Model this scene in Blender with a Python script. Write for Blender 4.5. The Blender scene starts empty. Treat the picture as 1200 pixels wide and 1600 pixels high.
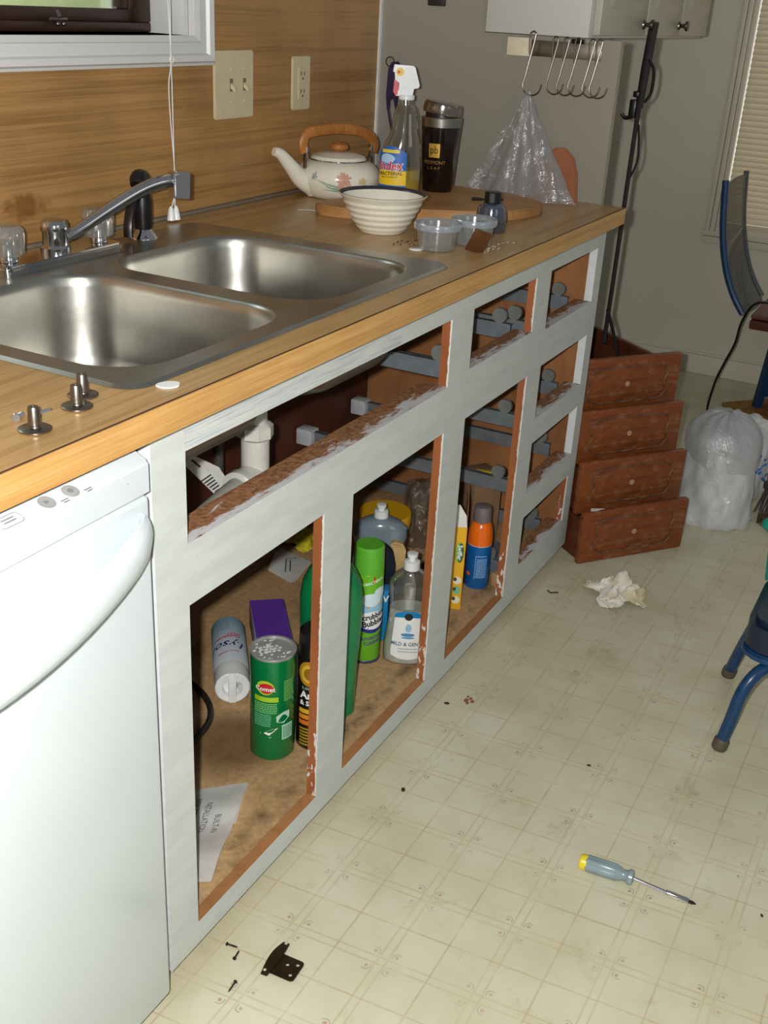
import bpy, bmesh, math, random
from mathutils import Vector, Matrix
random.seed(7)
S = bpy.context.scene
COL = S.collection
# ------------------------------------------------------------------ camera, light, exposure
CAM = Vector((-0.9002, -0.7253, 1.3214))
YAW, PITCH, ROLL, FOC = 0.47226, 0.43727, 0.05620, 1704.0
fwd = Vector((math.cos(YAW)*math.cos(PITCH), math.sin(YAW)*math.cos(PITCH), -math.sin(PITCH)))
rgt = Vector((math.sin(YAW), -math.cos(YAW), 0)); upv = rgt.cross(fwd)
rg2 = math.cos(ROLL)*rgt + math.sin(ROLL)*upv
up2 = -math.sin(ROLL)*rgt + math.cos(ROLL)*upv
cd = bpy.data.cameras.new('camera'); cam = bpy.data.objects.new('camera', cd); COL.objects.link(cam)
cam.matrix_world = Matrix(((rg2.x, up2.x, -fwd.x, CAM.x), (rg2.y, up2.y, -fwd.y, CAM.y), (rg2.z, up2.z, -fwd.z, CAM.z), (0, 0, 0, 1)))
cd.sensor_width = 36; cd.lens = FOC/1600*36; cd.clip_start = 0.02
S.camera = cam
W = bpy.data.worlds.new('world'); S.world = W; W.use_nodes = True
W.node_tree.nodes['Background'].inputs[0].default_value = (0.93, 0.97, 1.0, 1)
W.node_tree.nodes['Background'].inputs[1].default_value = 0.20
def lamp(name, kind, loc, power, color=(1, 1, 1), size=0.03, target=None):
    l = bpy.data.lights.new(name, kind); l.energy = power; l.color = color
    if kind == 'AREA': l.size = size
    elif kind == 'POINT': l.shadow_soft_size = size
    o = bpy.data.objects.new(name, l); COL.objects.link(o); o.location = loc
    if target is not None: o.rotation_euler = (Vector(target)-Vector(loc)).to_track_quat('-Z', 'Y').to_euler()
    return o
# the camera's own flash, just left of the lens
lamp('camera_flash', 'POINT', CAM - 0.045*rg2 + 0.02*up2 + 0.02*fwd, 124.0, (1.0, 0.99, 0.955), 0.012)
# unseen soft area light, behind and right of the photographer
lamp('soft_area_light', 'AREA', (-0.6, -3.2, 1.9), 5.0, (0.93, 0.97, 1.0), 1.3, (1.2, 0.2, 0.5))
# daylight outside the window over the sink
lamp('sky_light_in', 'AREA', (0.1, 1.75, 1.9), 14.0, (0.92, 0.97, 1.0), 0.8, (0.5, 0.7, 1.35))
lamp('sky_light_out', 'AREA', (0.8, 1.3, 1.5), 120.0, (1.0, 0.99, 0.94), 0.8, (1.2, 3.3, 1.0))
S.view_settings.view_transform = 'Standard'; S.view_settings.look = 'None'
S.view_settings.exposure = 0.0; S.view_settings.gamma = 1.0; S.view_settings.use_curve_mapping = False

# ------------------------------------------------------------------ materials
def lin(c):
    return tuple(((v/255)/12.92 if v/255 <= 0.04045 else ((v/255+0.055)/1.055)**2.4) for v in c[:3]) + (1,)
class N:
    """tiny node builder"""
    def __init__(s, name):
        s.m = bpy.data.materials.new(name); s.m.use_nodes = True; s.t = s.m.node_tree; s.t.nodes.clear()
        s.out = s.t.nodes.new('ShaderNodeOutputMaterial')
    def n(s, typ, ins=None, **kw):
        nd = s.t.nodes.new('ShaderNode'+typ)
        for k, v in kw.items(): setattr(nd, k, v)
        for k, v in (ins or {}).items():
            sock = nd.inputs[k]
            if isinstance(v, bpy.types.NodeSocket): s.t.links.new(v, sock)
            else: sock.default_value = v
        return nd
    def math(s, op, a, b=0.0, c=0.0):
        return s.n('Math', {0: a, 1: b, 2: c}, operation=op).outputs[0]
    def coord(s, scale=(1, 1, 1), which='Object', rot=(0, 0, 0), loc=(0, 0, 0)):
        tc = s.n('TexCoord'); return s.n('Mapping', {'Vector': tc.outputs[which], 'Scale': scale, 'Rotation': rot, 'Location': loc}).outputs[0]
    def noise(s, vec, scale=5.0, detail=4.0, rough=0.55, dist=0.0):
        return s.n('TexNoise', {'Vector': vec, 'Scale': scale, 'Detail': detail, 'Roughness': rough, 'Distortion': dist}).outputs[0]
    def ramp(s, fac, stops):
        r = s.n('ValToRGB', {'Fac': fac}); e = r.color_ramp.elements
        while len(e) < len(stops): e.new(0.5)
        for i, (p, c) in enumerate(stops): e[i].position = p; e[i].color = c if len(c) == 4 and max(c) <= 1.0001 and not isinstance(c[0], int) else lin(c)
        return r.outputs[0]
    def mix(s, fac, a, b, mode='MIX'):
        return s.n('MixRGB', {0: fac, 1: a, 2: b}, blend_type=mode).outputs[0]
    def bump(s, h, strength=0.2, dist=0.002):
        return s.n('Bump', {'Height': h, 'Strength': strength, 'Distance': dist}).outputs[0]
    def bsdf(s, color, rough=0.5, metal=0.0, spec=0.5, normal=None, **kw):
        ins = {'Base Color': color, 'Roughness': rough, 'Metallic': metal, 'Specular IOR Level': spec}
        if normal is not None: ins['Normal'] = normal
        ins.update(kw)
        return s.n('BsdfPrincipled', ins).outputs[0]
    def done(s, shader):
        s.t.links.new(shader, s.out.inputs[0]); return s.m
CACHE = {}
def mat(rgb, rough=0.5, metal=0.0, spec=0.5, var=0.06, scale=30.0, bump=0.0):
    key = (tuple(rgb), rough, metal, spec, var, scale, bump)
    if key in CACHE: return CACHE[key]
    b = N('surface'); v = b.coord()
    nz = b.noise(v, scale, 3.0)
    c = lin(rgb); dk = tuple(x*(1-2*var) for x in c[:3])+(1,); lt = tuple(min(1, x*(1+2*var)) for x in c[:3])+(1,)
    col = b.ramp(nz, [(0.3, dk), (0.7, lt)])
    CACHE[key] = b.done(b.bsdf(col, rough, metal, spec, b.bump(nz, bump) if bump else None)); return CACHE[key]
def wood(name, stops, scale, rough=0.4, spec=0.4, fine=1.0, which='Object', blotch=0.25, rot=(0, 0, 0), stain=False):
    b = N(name); v = b.coord(scale, which, rot)
    a = b.noise(v, 2.2, 5.0, 0.62, 0.4)
    f = b.noise(v, 9.0*fine, 3.0, 0.6)
    m = b.n('MixRGB', {0: 0.35, 1: a, 2: f}).outputs[0]
    col = b.ramp(m, stops)
    bl = b.noise(b.coord((1, 1, 1), which), 6.0, 2.0)
    col = b.mix(blotch, col, b.ramp(bl, [(0.3, (90, 80, 70)), (0.7, (255, 255, 255))]), 'MULTIPLY')
    if stain:      # old brown drip mark on the panel behind the faucet
        tc = b.n('TexCoord'); mp = b.n('Mapping', {'Vector': tc.outputs['Object'], 'Location': (-0.462, 0, -0.982)}).outputs[0]
        mp = b.n('Mapping', {'Vector': mp, 'Rotation': (0, 0.75, 0), 'Scale': (15, 0, 36)}).outputs[0]
        dd = b.n('VectorMath', {0: mp}, operation='LENGTH').outputs['Value']
        dd = b.math('ADD', dd, b.math('MULTIPLY_ADD', b.noise(b.coord(), 60.0, 4.0), 1.4, -0.7))
        col = b.mix(b.n('MapRange', {0: dd, 1: 0.4, 2: 0.9, 3: 0.75, 4: 0.0}).outputs[0], col, lin((116, 66, 20)))
    return b.done(b.bsdf(col, rough, 0, spec, b.bump(f, 0.06)))
def clear(name, tint, haze=0.1, hazecol=(220, 225, 225), rough=0.08, gloss=0.12):
    b = N(name)
    tr = b.n('BsdfTransparent', {'Color': lin(tint)}).outputs[0]
    nz = b.noise(b.coord(), 25.0, 3.0)
    df = b.n('BsdfDiffuse', {'Color': b.ramp(nz, [(0.2, tuple(int(x*0.85) for x in hazecol)), (0.8, hazecol)])}).outputs[0]
    gl = b.n('BsdfGlossy', {'Color': (1, 1, 1, 1), 'Roughness': rough}).outputs[0]
    m1 = b.n('MixShader', {0: haze, 1: tr, 2: df}).outputs[0]
    lw = b.n('LayerWeight', {'Blend': 0.35}).outputs['Facing']
    fac = b.math('MULTIPLY_ADD', lw, 0.35, gloss*0.5)
    return b.done(b.n('MixShader', {0: fac, 1: m1, 2: gl}).outputs[0])
def crinkle(name, tint, haze, hazecol, scale=18.0, strength=0.8):
    """thin plastic film: crumpled, partly see-through, glossy"""
    b = N(name); v = b.coord()
    nz = b.noise(v, scale, 5.0, 0.6, 1.2)
    bm_ = b.bump(nz, strength, 0.01)
    tr = b.n('BsdfTransparent', {'Color': lin(tint)}).outputs[0]
    df = b.n('BsdfDiffuse', {'Color': lin(hazecol), 'Normal': bm_}).outputs[0]
    tl = b.n('BsdfTranslucent', {'Color': lin(hazecol), 'Normal': bm_}).outputs[0]
    d2 = b.n('MixShader', {0: 0.3, 1: df, 2: tl}).outputs[0]
    gl = b.n('BsdfGlossy', {'Color': (1, 1, 1, 1), 'Roughness': 0.22, 'Normal': bm_}).outputs[0]
    hz = b.math('MULTIPLY_ADD', b.noise(v, scale*0.6, 3.0), 0.5*haze, haze*0.75)
    m1 = b.n('MixShader', {0: hz, 1: tr, 2: d2}).outputs[0]
    return b.done(b.n('MixShader', {0: 0.10, 1: m1, 2: gl}).outputs[0])

# ------------------------------------------------------------------ mesh helpers
def box(bm, x0, x1, y0, y1, z0, z1, bev=0.0, mi=0, seg=2):
    r = bmesh.ops.create_cube(bm, size=1.0)
    vs = r['verts']
    for v in vs: v.co = Vector(((x0+x1)/2+v.co.x*(x1-x0), (y0+y1)/2+v.co.y*(y1-y0), (z0+z1)/2+v.co.z*(z1-z0)))
    fs = {f for v in vs for f in v.link_faces}
    for f in fs: f.material_index = mi
    if bev:
        es = list({e for v in vs for e in v.link_edges})
        bmesh.ops.bevel(bm, geom=es, offset=bev, segments=seg, affect='EDGES', profile=0.5, clamp_overlap=True)
    return vs
def frame_of(d):
    d = Vector(d).normalized(); a = Vector((0, 0, 1)) if abs(d.z) < 0.9 else Vector((1, 0, 0))
    u = d.cross(a).normalized(); w = d.cross(u).normalized(); return u, w
def tube(bm, pts, r, seg=10, caps=True, closed=False, flat=1.0, mi=0):
    """round tube along points; r a number or a list"""
    pts = [Vector(p) for p in pts]; n = len(pts)
    rs = r if isinstance(r, (list, tuple)) else [r]*n
    rings = []; u = None
    for i, p in enumerate(pts):
        a = pts[(i-1) % n] if (i > 0 or closed) else p; b = pts[(i+1) % n] if (i < n-1 or closed) else p
        d = (b-a)
        if d.length < 1e-9: d = Vector((0, 0, 1))
        d.normalize()
        if u is None: u, w = frame_of(d)
        else:
            u = (u - d*u.dot(d))
            if u.length < 1e-6: u, w = frame_of(d)
            u.normalize(); w = d.cross(u).normalized()
        rings.append([bm.verts.new(p + rs[i]*(math.cos(2*math.pi*k/seg)*u + flat*math.sin(2*math.pi*k/seg)*w)) for k in range(seg)])
    m = n if closed else n-1
    for i in range(m):
        A, B = rings[i], rings[(i+1) % n]
        for k in range(seg):
            f = bm.faces.new((A[k], A[(k+1) % seg], B[(k+1) % seg], B[k])); f.material_index = mi
    if caps and not closed:
        for rg in (rings[0], rings[-1]):
            try: f = bm.faces.new(rg); f.material_index = mi
            except ValueError: pass
    return rings
def smooth_path(pts, n=6, closed=False):
    pts = [Vector(p) for p in pts]; out = []; m = len(pts)
    rng = range(m if closed else m-1)
    for i in rng:
        p0 = pts[(i-1) % m] if (closed or i > 0) else pts[i]; p1 = pts[i]; p2 = pts[(i+1) % m]
        p3 = pts[(i+2) % m] if (closed or i+2 < m) else p2
        for k in range(n):
            t = k/n
            out.append(0.5*((2*p1)+(-p0+p2)*t+(2*p0-5*p1+4*p2-p3)*t*t+(-p0+3*p1-3*p2+p3)*t**3))
    if not closed: out.append(pts[-1])
    return out
def lathe(bm, prof, seg=32, sx=1.0, sy=1.0, cx=0.0, cy=0.0, mi=0, cap0=True, cap1=True, fn=None, expo=2.0):
    """revolve (radius, z) pairs; sx, sy squash; expo > 2 squares the section"""
    rings = []
    for (r, z) in prof:
        rg = []
        for k in range(seg):
            a = 2*math.pi*k/seg; c, s = math.cos(a), math.sin(a)
            if expo != 2.0:
                q = (abs(c)**expo+abs(s)**expo)**(-1/expo); c, s = c*q, s*q
            rr = r*(fn(a, z) if fn else 1.0)
            rg.append(bm.verts.new((cx+rr*sx*c, cy+rr*sy*s, z)))
        rings.append(rg)
    for A, B in zip(rings, rings[1:]):
        for k in range(seg):
            f = bm.faces.new((A[k], A[(k+1) % seg], B[(k+1) % seg], B[k])); f.material_index = mi
    if cap0 and prof[0][0] > 1e-6: bm.faces.new(rings[0][::-1]).material_index = mi
    if cap1 and prof[-1][0] > 1e-6: bm.faces.new(rings[-1]).material_index = mi
    return rings
def prism(bm, pts, h, axis='z', base=0.0, mi=0, bev=0.0):
    """extrude a 2D outline by h along axis starting at base"""
    def P(u, v, w): return {'z': (u, v, w), 'y': (u, w, v), 'x': (w, u, v)}[axis]
    a = [bm.verts.new(P(u, v, base)) for u, v in pts]; b = [bm.verts.new(P(u, v, base+h)) for u, v in pts]
    n = len(pts); fs = [bm.faces.new(a), bm.faces.new(b[::-1])]
    for i in range(n): fs.append(bm.faces.new((a[i], b[i], b[(i+1) % n], a[(i+1) % n])))
    for f in fs: f.material_index = mi
    bmesh.ops.recalc_face_normals(bm, faces=fs)
    if bev:
        es = [e for e in fs[0].edges] + [e for e in fs[1].edges]
        bmesh.ops.bevel(bm, geom=list(set(es)), offset=bev, segments=2, affect='EDGES')
    return a, b
def rrect(x0, x1, y0, y1, r, n=6):
    o = []
    for cx, cy, a0 in ((x1-r, y1-r, 0), (x0+r, y1-r, 90), (x0+r, y0+r, 180), (x1-r, y0+r, 270)):
        for k in range(n+1):
            a = math.radians(a0+90*k/n); o.append((cx+r*math.cos(a), cy+r*math.sin(a)))
    return o
def ellipsoid(bm, c, r, seg=16, rings=10, mi=0):
    o = bmesh.ops.create_uvsphere(bm, u_segments=seg, v_segments=rings, radius=1.0)
    for v in o['verts']: v.co = Vector((c[0]+v.co.x*r[0], c[1]+v.co.y*r[1], c[2]+v.co.z*r[2]))
    for f in {f for v in o['verts'] for f in v.link_faces}: f.material_index = mi
    return o['verts']
def rod(bm, a, b, r0, r1=None, seg=14, mi=0):
    tube(bm, [a, b], [r0, r0 if r1 is None else r1], seg, mi=mi)
def obj(name, bm, m, parent=None, sharp=35, loc=None, rot=None, flat=False):
    bmesh.ops.recalc_face_normals(bm, faces=bm.faces[:])
    me = bpy.data.meshes.new(name); bm.to_mesh(me); bm.free()
    for mm in (m if isinstance(m, (list, tuple)) else [m]): me.materials.append(mm)
    if not flat and len(me.polygons):
        me.polygons.foreach_set('use_smooth', [True]*len(me.polygons)); me.set_sharp_from_angle(angle=math.radians(sharp))
    o = bpy.data.objects.new(name, me); COL.objects.link(o)
    if parent: o.parent = parent
    if loc: o.location = loc
    if rot: o.rotation_euler = rot
    return o
def tag(o, label, cat, group=None, kind=None):
    o['label'] = label; o['category'] = cat
    if group: o['group'] = group
    if kind: o['kind'] = kind
    return o
def thing(name, label, cat, loc=(0, 0, 0), rz=0.0, group=None, rot=None):
    o = bpy.data.objects.new(name, None); COL.objects.link(o); o.empty_display_size = 0.02
    o.location = loc; o.rotation_euler = rot if rot else (0, 0, rz)
    return tag(o, label, cat, group)
def struct(o): o['kind'] = 'structure'; return o
def copy_tree(o, parent=None):
    c = o.copy(); COL.objects.link(c)
    if parent: c.parent = parent
    for ch in [x for x in bpy.data.objects if x.parent == o]: copy_tree(ch, c)
    return c
def text2d(body, size, bold=0.0, align='CENTER', shear=0.0):
    cu = bpy.data.curves.new('lettering', 'FONT'); cu.body = body; cu.size = size; cu.align_x = align; cu.align_y = 'CENTER'
    cu.offset = bold*size; cu.shear = shear; cu.resolution_u = 2; cu.fill_mode = 'FRONT'
    o = bpy.data.objects.new('lettering', cu); me = o.to_mesh()
    vs = [v.co.copy() for v in me.vertices]; fs = [tuple(p.vertices) for p in me.polygons]
    o.to_mesh_clear(); bpy.data.objects.remove(o); bpy.data.curves.remove(cu)
    return vs, fs
def put2d(bm, vf, fn, mi=0, rot=0.0, dx=0.0, dy=0.0, sx=1.0):
    """map flat lettering or an outline through fn(u, v) -> point"""
    vs, fs = vf; c, s = math.cos(rot), math.sin(rot)
    nv = [bm.verts.new(fn(dx+(v[0]*sx*c-v[1]*s), dy+(v[0]*sx*s+v[1]*c))) for v in vs]
    for f in fs:
        try: bm.faces.new([nv[i] for i in f]).material_index = mi
        except ValueError: pass
def flat_on(o, ex, ey, lift=0.0004):
    o = Vector(o); ex = Vector(ex).normalized(); ey = Vector(ey).normalized(); n = ex.cross(ey)
    return lambda u, v: o + ex*u + ey*v + n*lift
def wrap_on(R, ang, z0=0.0, sx=1.0, sy=1.0, lift=0.0005, rz=None):
    """wrap (u, v) round an upright (elliptic) body; rz(z) gives its radius"""
    def f(u, v):
        z = z0+v; r = (rz(z) if rz else R); a = ang+u/R
        return Vector(((r*sx+lift)*math.cos(a), (r*sy+lift)*math.sin(a), z))
    return f
def grid2d(u0, u1, v0, v1, nu=8, nv=2, shape=None):
    vs = []; fs = []
    for i in range(nu+1):
        for j in range(nv+1):
            u = u0+(u1-u0)*i/nu; t = j/nv
            lo, hi = (v0, v1) if shape is None else shape(u)
            vs.append((u, lo+(hi-lo)*t))
    for i in range(nu):
        for j in range(nv):
            a = i*(nv+1)+j; fs.append((a, a+nv+1, a+nv+2, a+1))
    return vs, fs
def disc2d(r, ry=None, n=20, cx=0, cy=0):
    ry = r if ry is None else ry
    q = 4; vs = []; fs = []
    for j in range(q, 0, -1): vs += [(cx+r*j/q*math.cos(2*math.pi*k/n), cy+ry*j/q*math.sin(2*math.pi*k/n)) for k in range(n)]
    vs.append((cx, cy))
    for j in range(q-1):
        for k in range(n): fs.append((j*n+k, j*n+(k+1) % n, (j+1)*n+(k+1) % n, (j+1)*n+k))
    return vs, fs+[((q-1)*n+k, (q-1)*n+(k+1) % n, q*n) for k in range(n)]
def interp(prof):
    """radius at height from a (radius, z) profile"""
    def f(z):
        if z <= prof[0][1]: return prof[0][0]
        for (r0, z0), (r1, z1) in zip(prof, prof[1:]):
            if z <= z1: return r0+(r1-r0)*(z-z0)/max(1e-9, z1-z0)
        return prof[-1][0]
    return f
def to_cam(x, y): return math.atan2(CAM.y-y, CAM.x-x)
B = bmesh.new
PI = math.pi
# ------------------------------------------------------------------ shared materials
WALLWOOD = wood('wood_panel_laminate', [(0.25, (132, 94, 52)), (0.42, (156, 116, 68)), (0.55, (180, 138, 86)), (0.7, (158, 118, 70)), (0.85, (138, 100, 58))], (0.35, 1.0, 20.0), 0.38, 0.35, 1.6, stain=True)
TOPWOOD = wood('counter_laminate', [(0.25, (132, 98, 58)), (0.42, (166, 130, 82)), (0.55, (190, 154, 102)), (0.7, (168, 132, 86)), (0.85, (140, 106, 62))], (0.5, 20.0, 1.0), 0.32, 0.45, 1.6, blotch=0.2)
EDGEWOOD = wood('counter_edge_laminate', [(0.25, (156, 110, 58)), (0.45, (190, 142, 82)), (0.6, (210, 166, 104)), (0.8, (174, 126, 70))], (0.6, 8.0, 24.0), 0.32, 0.45, 1.6, blotch=0.2)
RAW = wood('raw_fir', [(0.25, (142, 94, 56)), (0.5, (178, 124, 78)), (0.8, (156, 106, 66))], (6, 6, 1.2), 0.55, 0.3)
PLY = wood('cabinet_plywood', [(0.25, (140, 90, 56)), (0.5, (176, 120, 76)), (0.8, (156, 104, 64))], (3, 3, 0.8), 0.5, 0.3, blotch=0.4)
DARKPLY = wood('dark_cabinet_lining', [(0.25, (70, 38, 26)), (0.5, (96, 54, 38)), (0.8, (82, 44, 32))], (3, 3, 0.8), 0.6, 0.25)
DRAWERWOOD = wood('stained_drawer_front', [(0.25, (92, 42, 18)), (0.5, (134, 66, 30)), (0.8, (110, 52, 24))], (1.5, 6, 6), 0.42, 0.4, blotch=0.5)
def painted(name, rgb, streak=None):
    b = N(name); v = b.coord()
    nz = b.noise(b.coord((3, 3, 14)), 4.0, 3.0); f = b.noise(v, 60.0, 3.0)
    col = b.ramp(nz, [(0.3, tuple(int(x*0.95) for x in rgb)), (0.7, rgb)])
    if streak:      # thin first coat on the top rail, brushed along its length
        tc = b.n('TexCoord'); sp = b.n('SeparateXYZ', {0: tc.outputs['Object']})
        st = b.noise(b.coord((3, 3, 120)), 3.0, 4.0, 0.6)
        k = b.math('MULTIPLY', b.math('GREATER_THAN', sp.outputs[2], 0.825), b.n('MapRange', {0: st, 1: 0.48, 2: 0.66, 3: 0.0, 4: 0.6}).outputs[0])
        k = b.math('MULTIPLY', k, b.math('LESS_THAN', sp.outputs[0], 0.62)); k = b.math('MULTIPLY', k, b.math('GREATER_THAN', sp.outputs[0], 0.062))
        col = b.mix(k, col, lin((146, 154, 172)))
    return b.done(b.bsdf(col, 0.42, 0, 0.4, b.bump(b.mix(0.5, nz, f), 0.12, 0.002)))
PAINT = painted('pale_grey_paint', (203, 208, 205), True)
WHITEPAINT = painted('white_primer', (226, 228, 232))
def ragged():
    """old brown wood edge with patches of the new paint brushed over it"""
    b = N('half_painted_edge'); v = b.coord((3.5, 14, 9))
    tc = b.n('TexCoord'); sp = b.n('SeparateXYZ', {0: tc.outputs['Object']})
    front = b.n('MapRange', {0: sp.outputs[1], 1: 0.0378, 2: 0.080, 3: 0.15, 4: -0.10}).outputs[0]
    nz = b.math('ADD', b.noise(v, 3.0, 8.0, 0.72, 0.4), front); n2 = b.noise(b.coord((40, 40, 40)), 3.0, 4.0)
    wcol = b.ramp(n2, [(0.25, (92, 58, 38)), (0.5, (146, 102, 70)), (0.75, (172, 130, 92))])
    m = b.ramp(nz, [(0.53, (0, 0, 0)), (0.6, (255, 255, 255))])
    return b.done(b.bsdf(b.mix(m, wcol, lin((206, 206, 208))), 0.55, 0, 0.3, b.bump(nz, 0.3, 0.003)))
RAGGED = ragged()
def raw_edge():
    b = N('raw_stile_edge'); v = b.coord((6, 6, 1.2)); a = b.noise(v, 2.5, 5.0)
    col = b.ramp(a, [(0.25, (130, 74, 42)), (0.5, (162, 98, 58)), (0.8, (142, 84, 50))])
    # paint drips along the front arris and near the foot of each stile
    tc = b.n('TexCoord'); sp = b.n('SeparateXYZ', {0: tc.outputs['Object']})
    nz = b.noise(b.coord((40, 40, 14)), 3.0, 5.0, 0.65)
    e = b.math('SUBTRACT', b.math('MULTIPLY_ADD', nz, 0.008, 0.0372), sp.outputs[1])
    m = b.math('GREATER_THAN', e, 0.0)
    low = b.math('MULTIPLY', b.math('LESS_THAN', sp.outputs[2], 0.2), b.math('GREATER_THAN', b.noise(b.coord((50, 50, 22)), 2.0, 5.0), 0.56))
    return b.done(b.bsdf(b.mix(b.math('MAXIMUM', m, low), col, lin((214, 212, 208))), 0.55, 0, 0.3))
RAWEDGE = raw_edge()
STEEL = None
def steel(name, rgb, rough, scale=(40, 40, 40), amt=0.08):
    b = N(name); v = b.coord(scale); nz = b.noise(v, 3.0, 5.0)
    bl = b.noise(b.coord(), 9.0, 4.0)
    r = b.math('ADD', b.math('MULTIPLY_ADD', nz, amt, rough-amt/2), b.math('MULTIPLY_ADD', bl, 0.14, -0.07))
    col = b.ramp(bl, [(0.3, tuple(int(x*0.86) for x in rgb)), (0.7, rgb)])
    return b.done(b.bsdf(col, r, 1.0, 0.5, b.bump(nz, 0.05, 0.001)))
STEEL = steel('worn_stainless_steel', (186, 184, 176), 0.33)
BRUSHED = steel('satin_nickel', (150, 142, 134), 0.32)
CHROME = steel('chrome', (214, 214, 216), 0.10, amt=0.03)
ZINC = mat((122, 128, 134), 0.42, 0.25, var=0.08)
BLACK = mat((18, 16, 17), 0.35)
WHITE = mat((232, 234, 234), 0.3, var=0.02)
IVORY = mat((206, 194, 158), 0.35, var=0.02)
# ------------------------------------------------------------------ setting
def floor_mat():
    b = N('vinyl_floor'); tc = b.n('TexCoord'); sp = b.n('SeparateXYZ', {0: tc.outputs['Object']}); X, Y = sp.outputs[0], sp.outputs[1]
    u = b.math('DIVIDE', b.math('SUBTRACT', b.math('MULTIPLY_ADD', Y, 0.08, X), 0.485), 0.1525)
    v = b.math('DIVIDE', b.math('ADD', Y, 0.053), 0.151)
    def cell(t):                                # distance (in tiles) to the nearest tile border, signed
        return b.math('SUBTRACT', b.math('FRACT', b.math('ADD', t, 0.5)), 0.5)
    cu, cv = cell(u), cell(v); au, av = b.math('ABSOLUTE', cu), b.math('ABSOLUTE', cv)
    def band(a, c, w): return b.math('LESS_THAN', b.math('ABSOLUTE', b.math('SUBTRACT', a, c)), w)
    def soft(a, c, w): return b.n('MapRange', {0: b.math('ABSOLUTE', b.math('SUBTRACT', a, c)), 1: 0.0, 2: w, 3: 1.0, 4: 0.0}).outputs[0]
    l1 = b.math('MAXIMUM', soft(au, 0.045, 0.017), soft(av, 0.045, 0.017))
    l2 = b.math('MAXIMUM', soft(au, 0.5, 0.015), soft(av, 0.5, 0.015))
    wob = b.noise(tc.outputs['Object'], 14.0, 4.0)
    fade = b.n('MapRange', {0: wob, 1: 0.35, 2: 0.62, 3: 0.25, 4: 0.9}).outputs[0]
    base = b.ramp(b.noise(tc.outputs['Object'], 5.0, 5.0, 0.6), [(0.3, (198, 192, 162)), (0.55, (210, 206, 181)), (0.75, (217, 214, 194))])
    veil = b.ramp(b.noise(tc.outputs['Object'], 2.0, 4.0, 0.7), [(0.35, (238, 234, 212)), (0.65, (255, 255, 255))])
    col = b.mix(0.6, base, veil, 'MULTIPLY')
    col = b.mix(b.math('MULTIPLY', l1, b.math('MULTIPLY', fade, 0.8)), col, lin((186, 168, 130)))
    col = b.mix(b.math('MULTIPLY', l2, b.math('MULTIPLY', fade, 0.85)), col, lin((182, 150, 120)))
    # little rosebuds with a curled stem at each tile corner
    du = b.math('SUBTRACT', au, 0.105); dv = b.math('SUBTRACT', av, 0.115)
    d = b.math('SQRT', b.math('ADD', b.math('MULTIPLY', du, du), b.math('MULTIPLY', dv, dv)))
    wd = b.math('ADD', d, b.math('MULTIPLY_ADD', b.noise(tc.outputs['Object'], 160.0, 2.0), 0.02, -0.01))
    bud = b.math('LESS_THAN', wd, 0.020)
    ring = band(wd, 0.045, 0.006); half = b.math('GREATER_THAN', b.math('MULTIPLY_ADD', b.noise(tc.outputs['Object'], 90.0, 1.0), 0.10, b.math('SUBTRACT', du, dv)), 0.055)
    col = b.mix(b.math('MULTIPLY', b.math('MULTIPLY', ring, half), b.math('MULTIPLY', fade, 0.7)), col, lin((140, 136, 132)))
    col = b.mix(b.math('MULTIPLY', bud, b.math('MULTIPLY', fade, 0.8)), col, lin((176, 126, 116)))
    # scuffs and grime
    gr = b.noise(b.coord((1, 1, 1), loc=(3, 1, 0)), 7.0, 6.0, 0.72, 0.5)
    col = b.mix(b.n('MapRange', {0: gr, 1: 0.58, 2: 0.78, 3: 0.0, 4: 0.55}).outputs[0], col, lin((150, 128, 84)))
    return b.done(b.bsdf(col, 0.33, 0, 0.4, b.bump(b.noise(tc.outputs['Object'], 120.0, 2.0), 0.04, 0.001)))
bm = B(); box(bm, -2.0, 4.2, -2.6, 2.2, -0.05, 0.0); struct(obj('floor', bm, floor_mat(), flat=True))
Yw = 0.673
bm = B()
box(bm, -1.6, 1.672, Yw, Yw+0.10, 0, 1.2446); box(bm, 0.912, 1.672, Yw, Yw+0.10, 1.2446, 2.4)
box(bm, -1.6, -0.30, Yw, Yw+0.10, 1.2446, 2.4); box(bm, -0.30, 0.912, Yw, Yw+0.10, 2.2, 2.4)
struct(obj('wall_left', bm, WALLWOOD, flat=True))
bm = B(); box(bm, 1.695, 3.5555, Yw, Yw+0.10, 0, 2.4); struct(obj('wall_light_block', bm, mat((180, 176, 164), 0.6, var=0.02), flat=True))  # unseen wall, added to keep outdoor lamp light off the far wall
def plaster(name, rgb, rough=0.45, spec=0.4):
    b = N(name); v = b.coord(); nz = b.noise(v, 1.6, 3.0); f = b.noise(v, 90.0, 3.0)
    return b.done(b.bsdf(b.ramp(nz, [(0.3, tuple(int(x*0.96) for x in rgb)), (0.7, rgb)]), rough, 0, spec, b.bump(f, 0.05, 0.001)))
GREY = plaster('glossy_grey_paint', (150, 146, 134), 0.24, 0.5)
FARWALL = plaster('beige_wall_paint', (214, 208, 190), 0.45)
TRIM = plaster('white_trim_paint', (214, 214, 212), 0.32)
bm = B(); prism(bm, [(0.062, 0), (Yw, 0), (Yw, 2.4), (0.394, 2.4), (0.394, 1.268), (0.062, 1.268)], 0.022, 'x', 1.672)
struct(obj('wall_end', bm, GREY, flat=True))
bm = B(); box(bm, 3.556, 3.66, -2.6, 2.2, 0, 2.4); struct(obj('wall_far', bm, FARWALL, flat=True))
bm = B(); box(bm, 3.540, 3.556, -2.6, 2.2, 0, 0.078, 0.003); box(bm, 3.548, 3.556, -2.6, 2.2, 0.078, 0.087, 0.002)
struct(obj('baseboard_far', bm, FARWALL))
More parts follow.
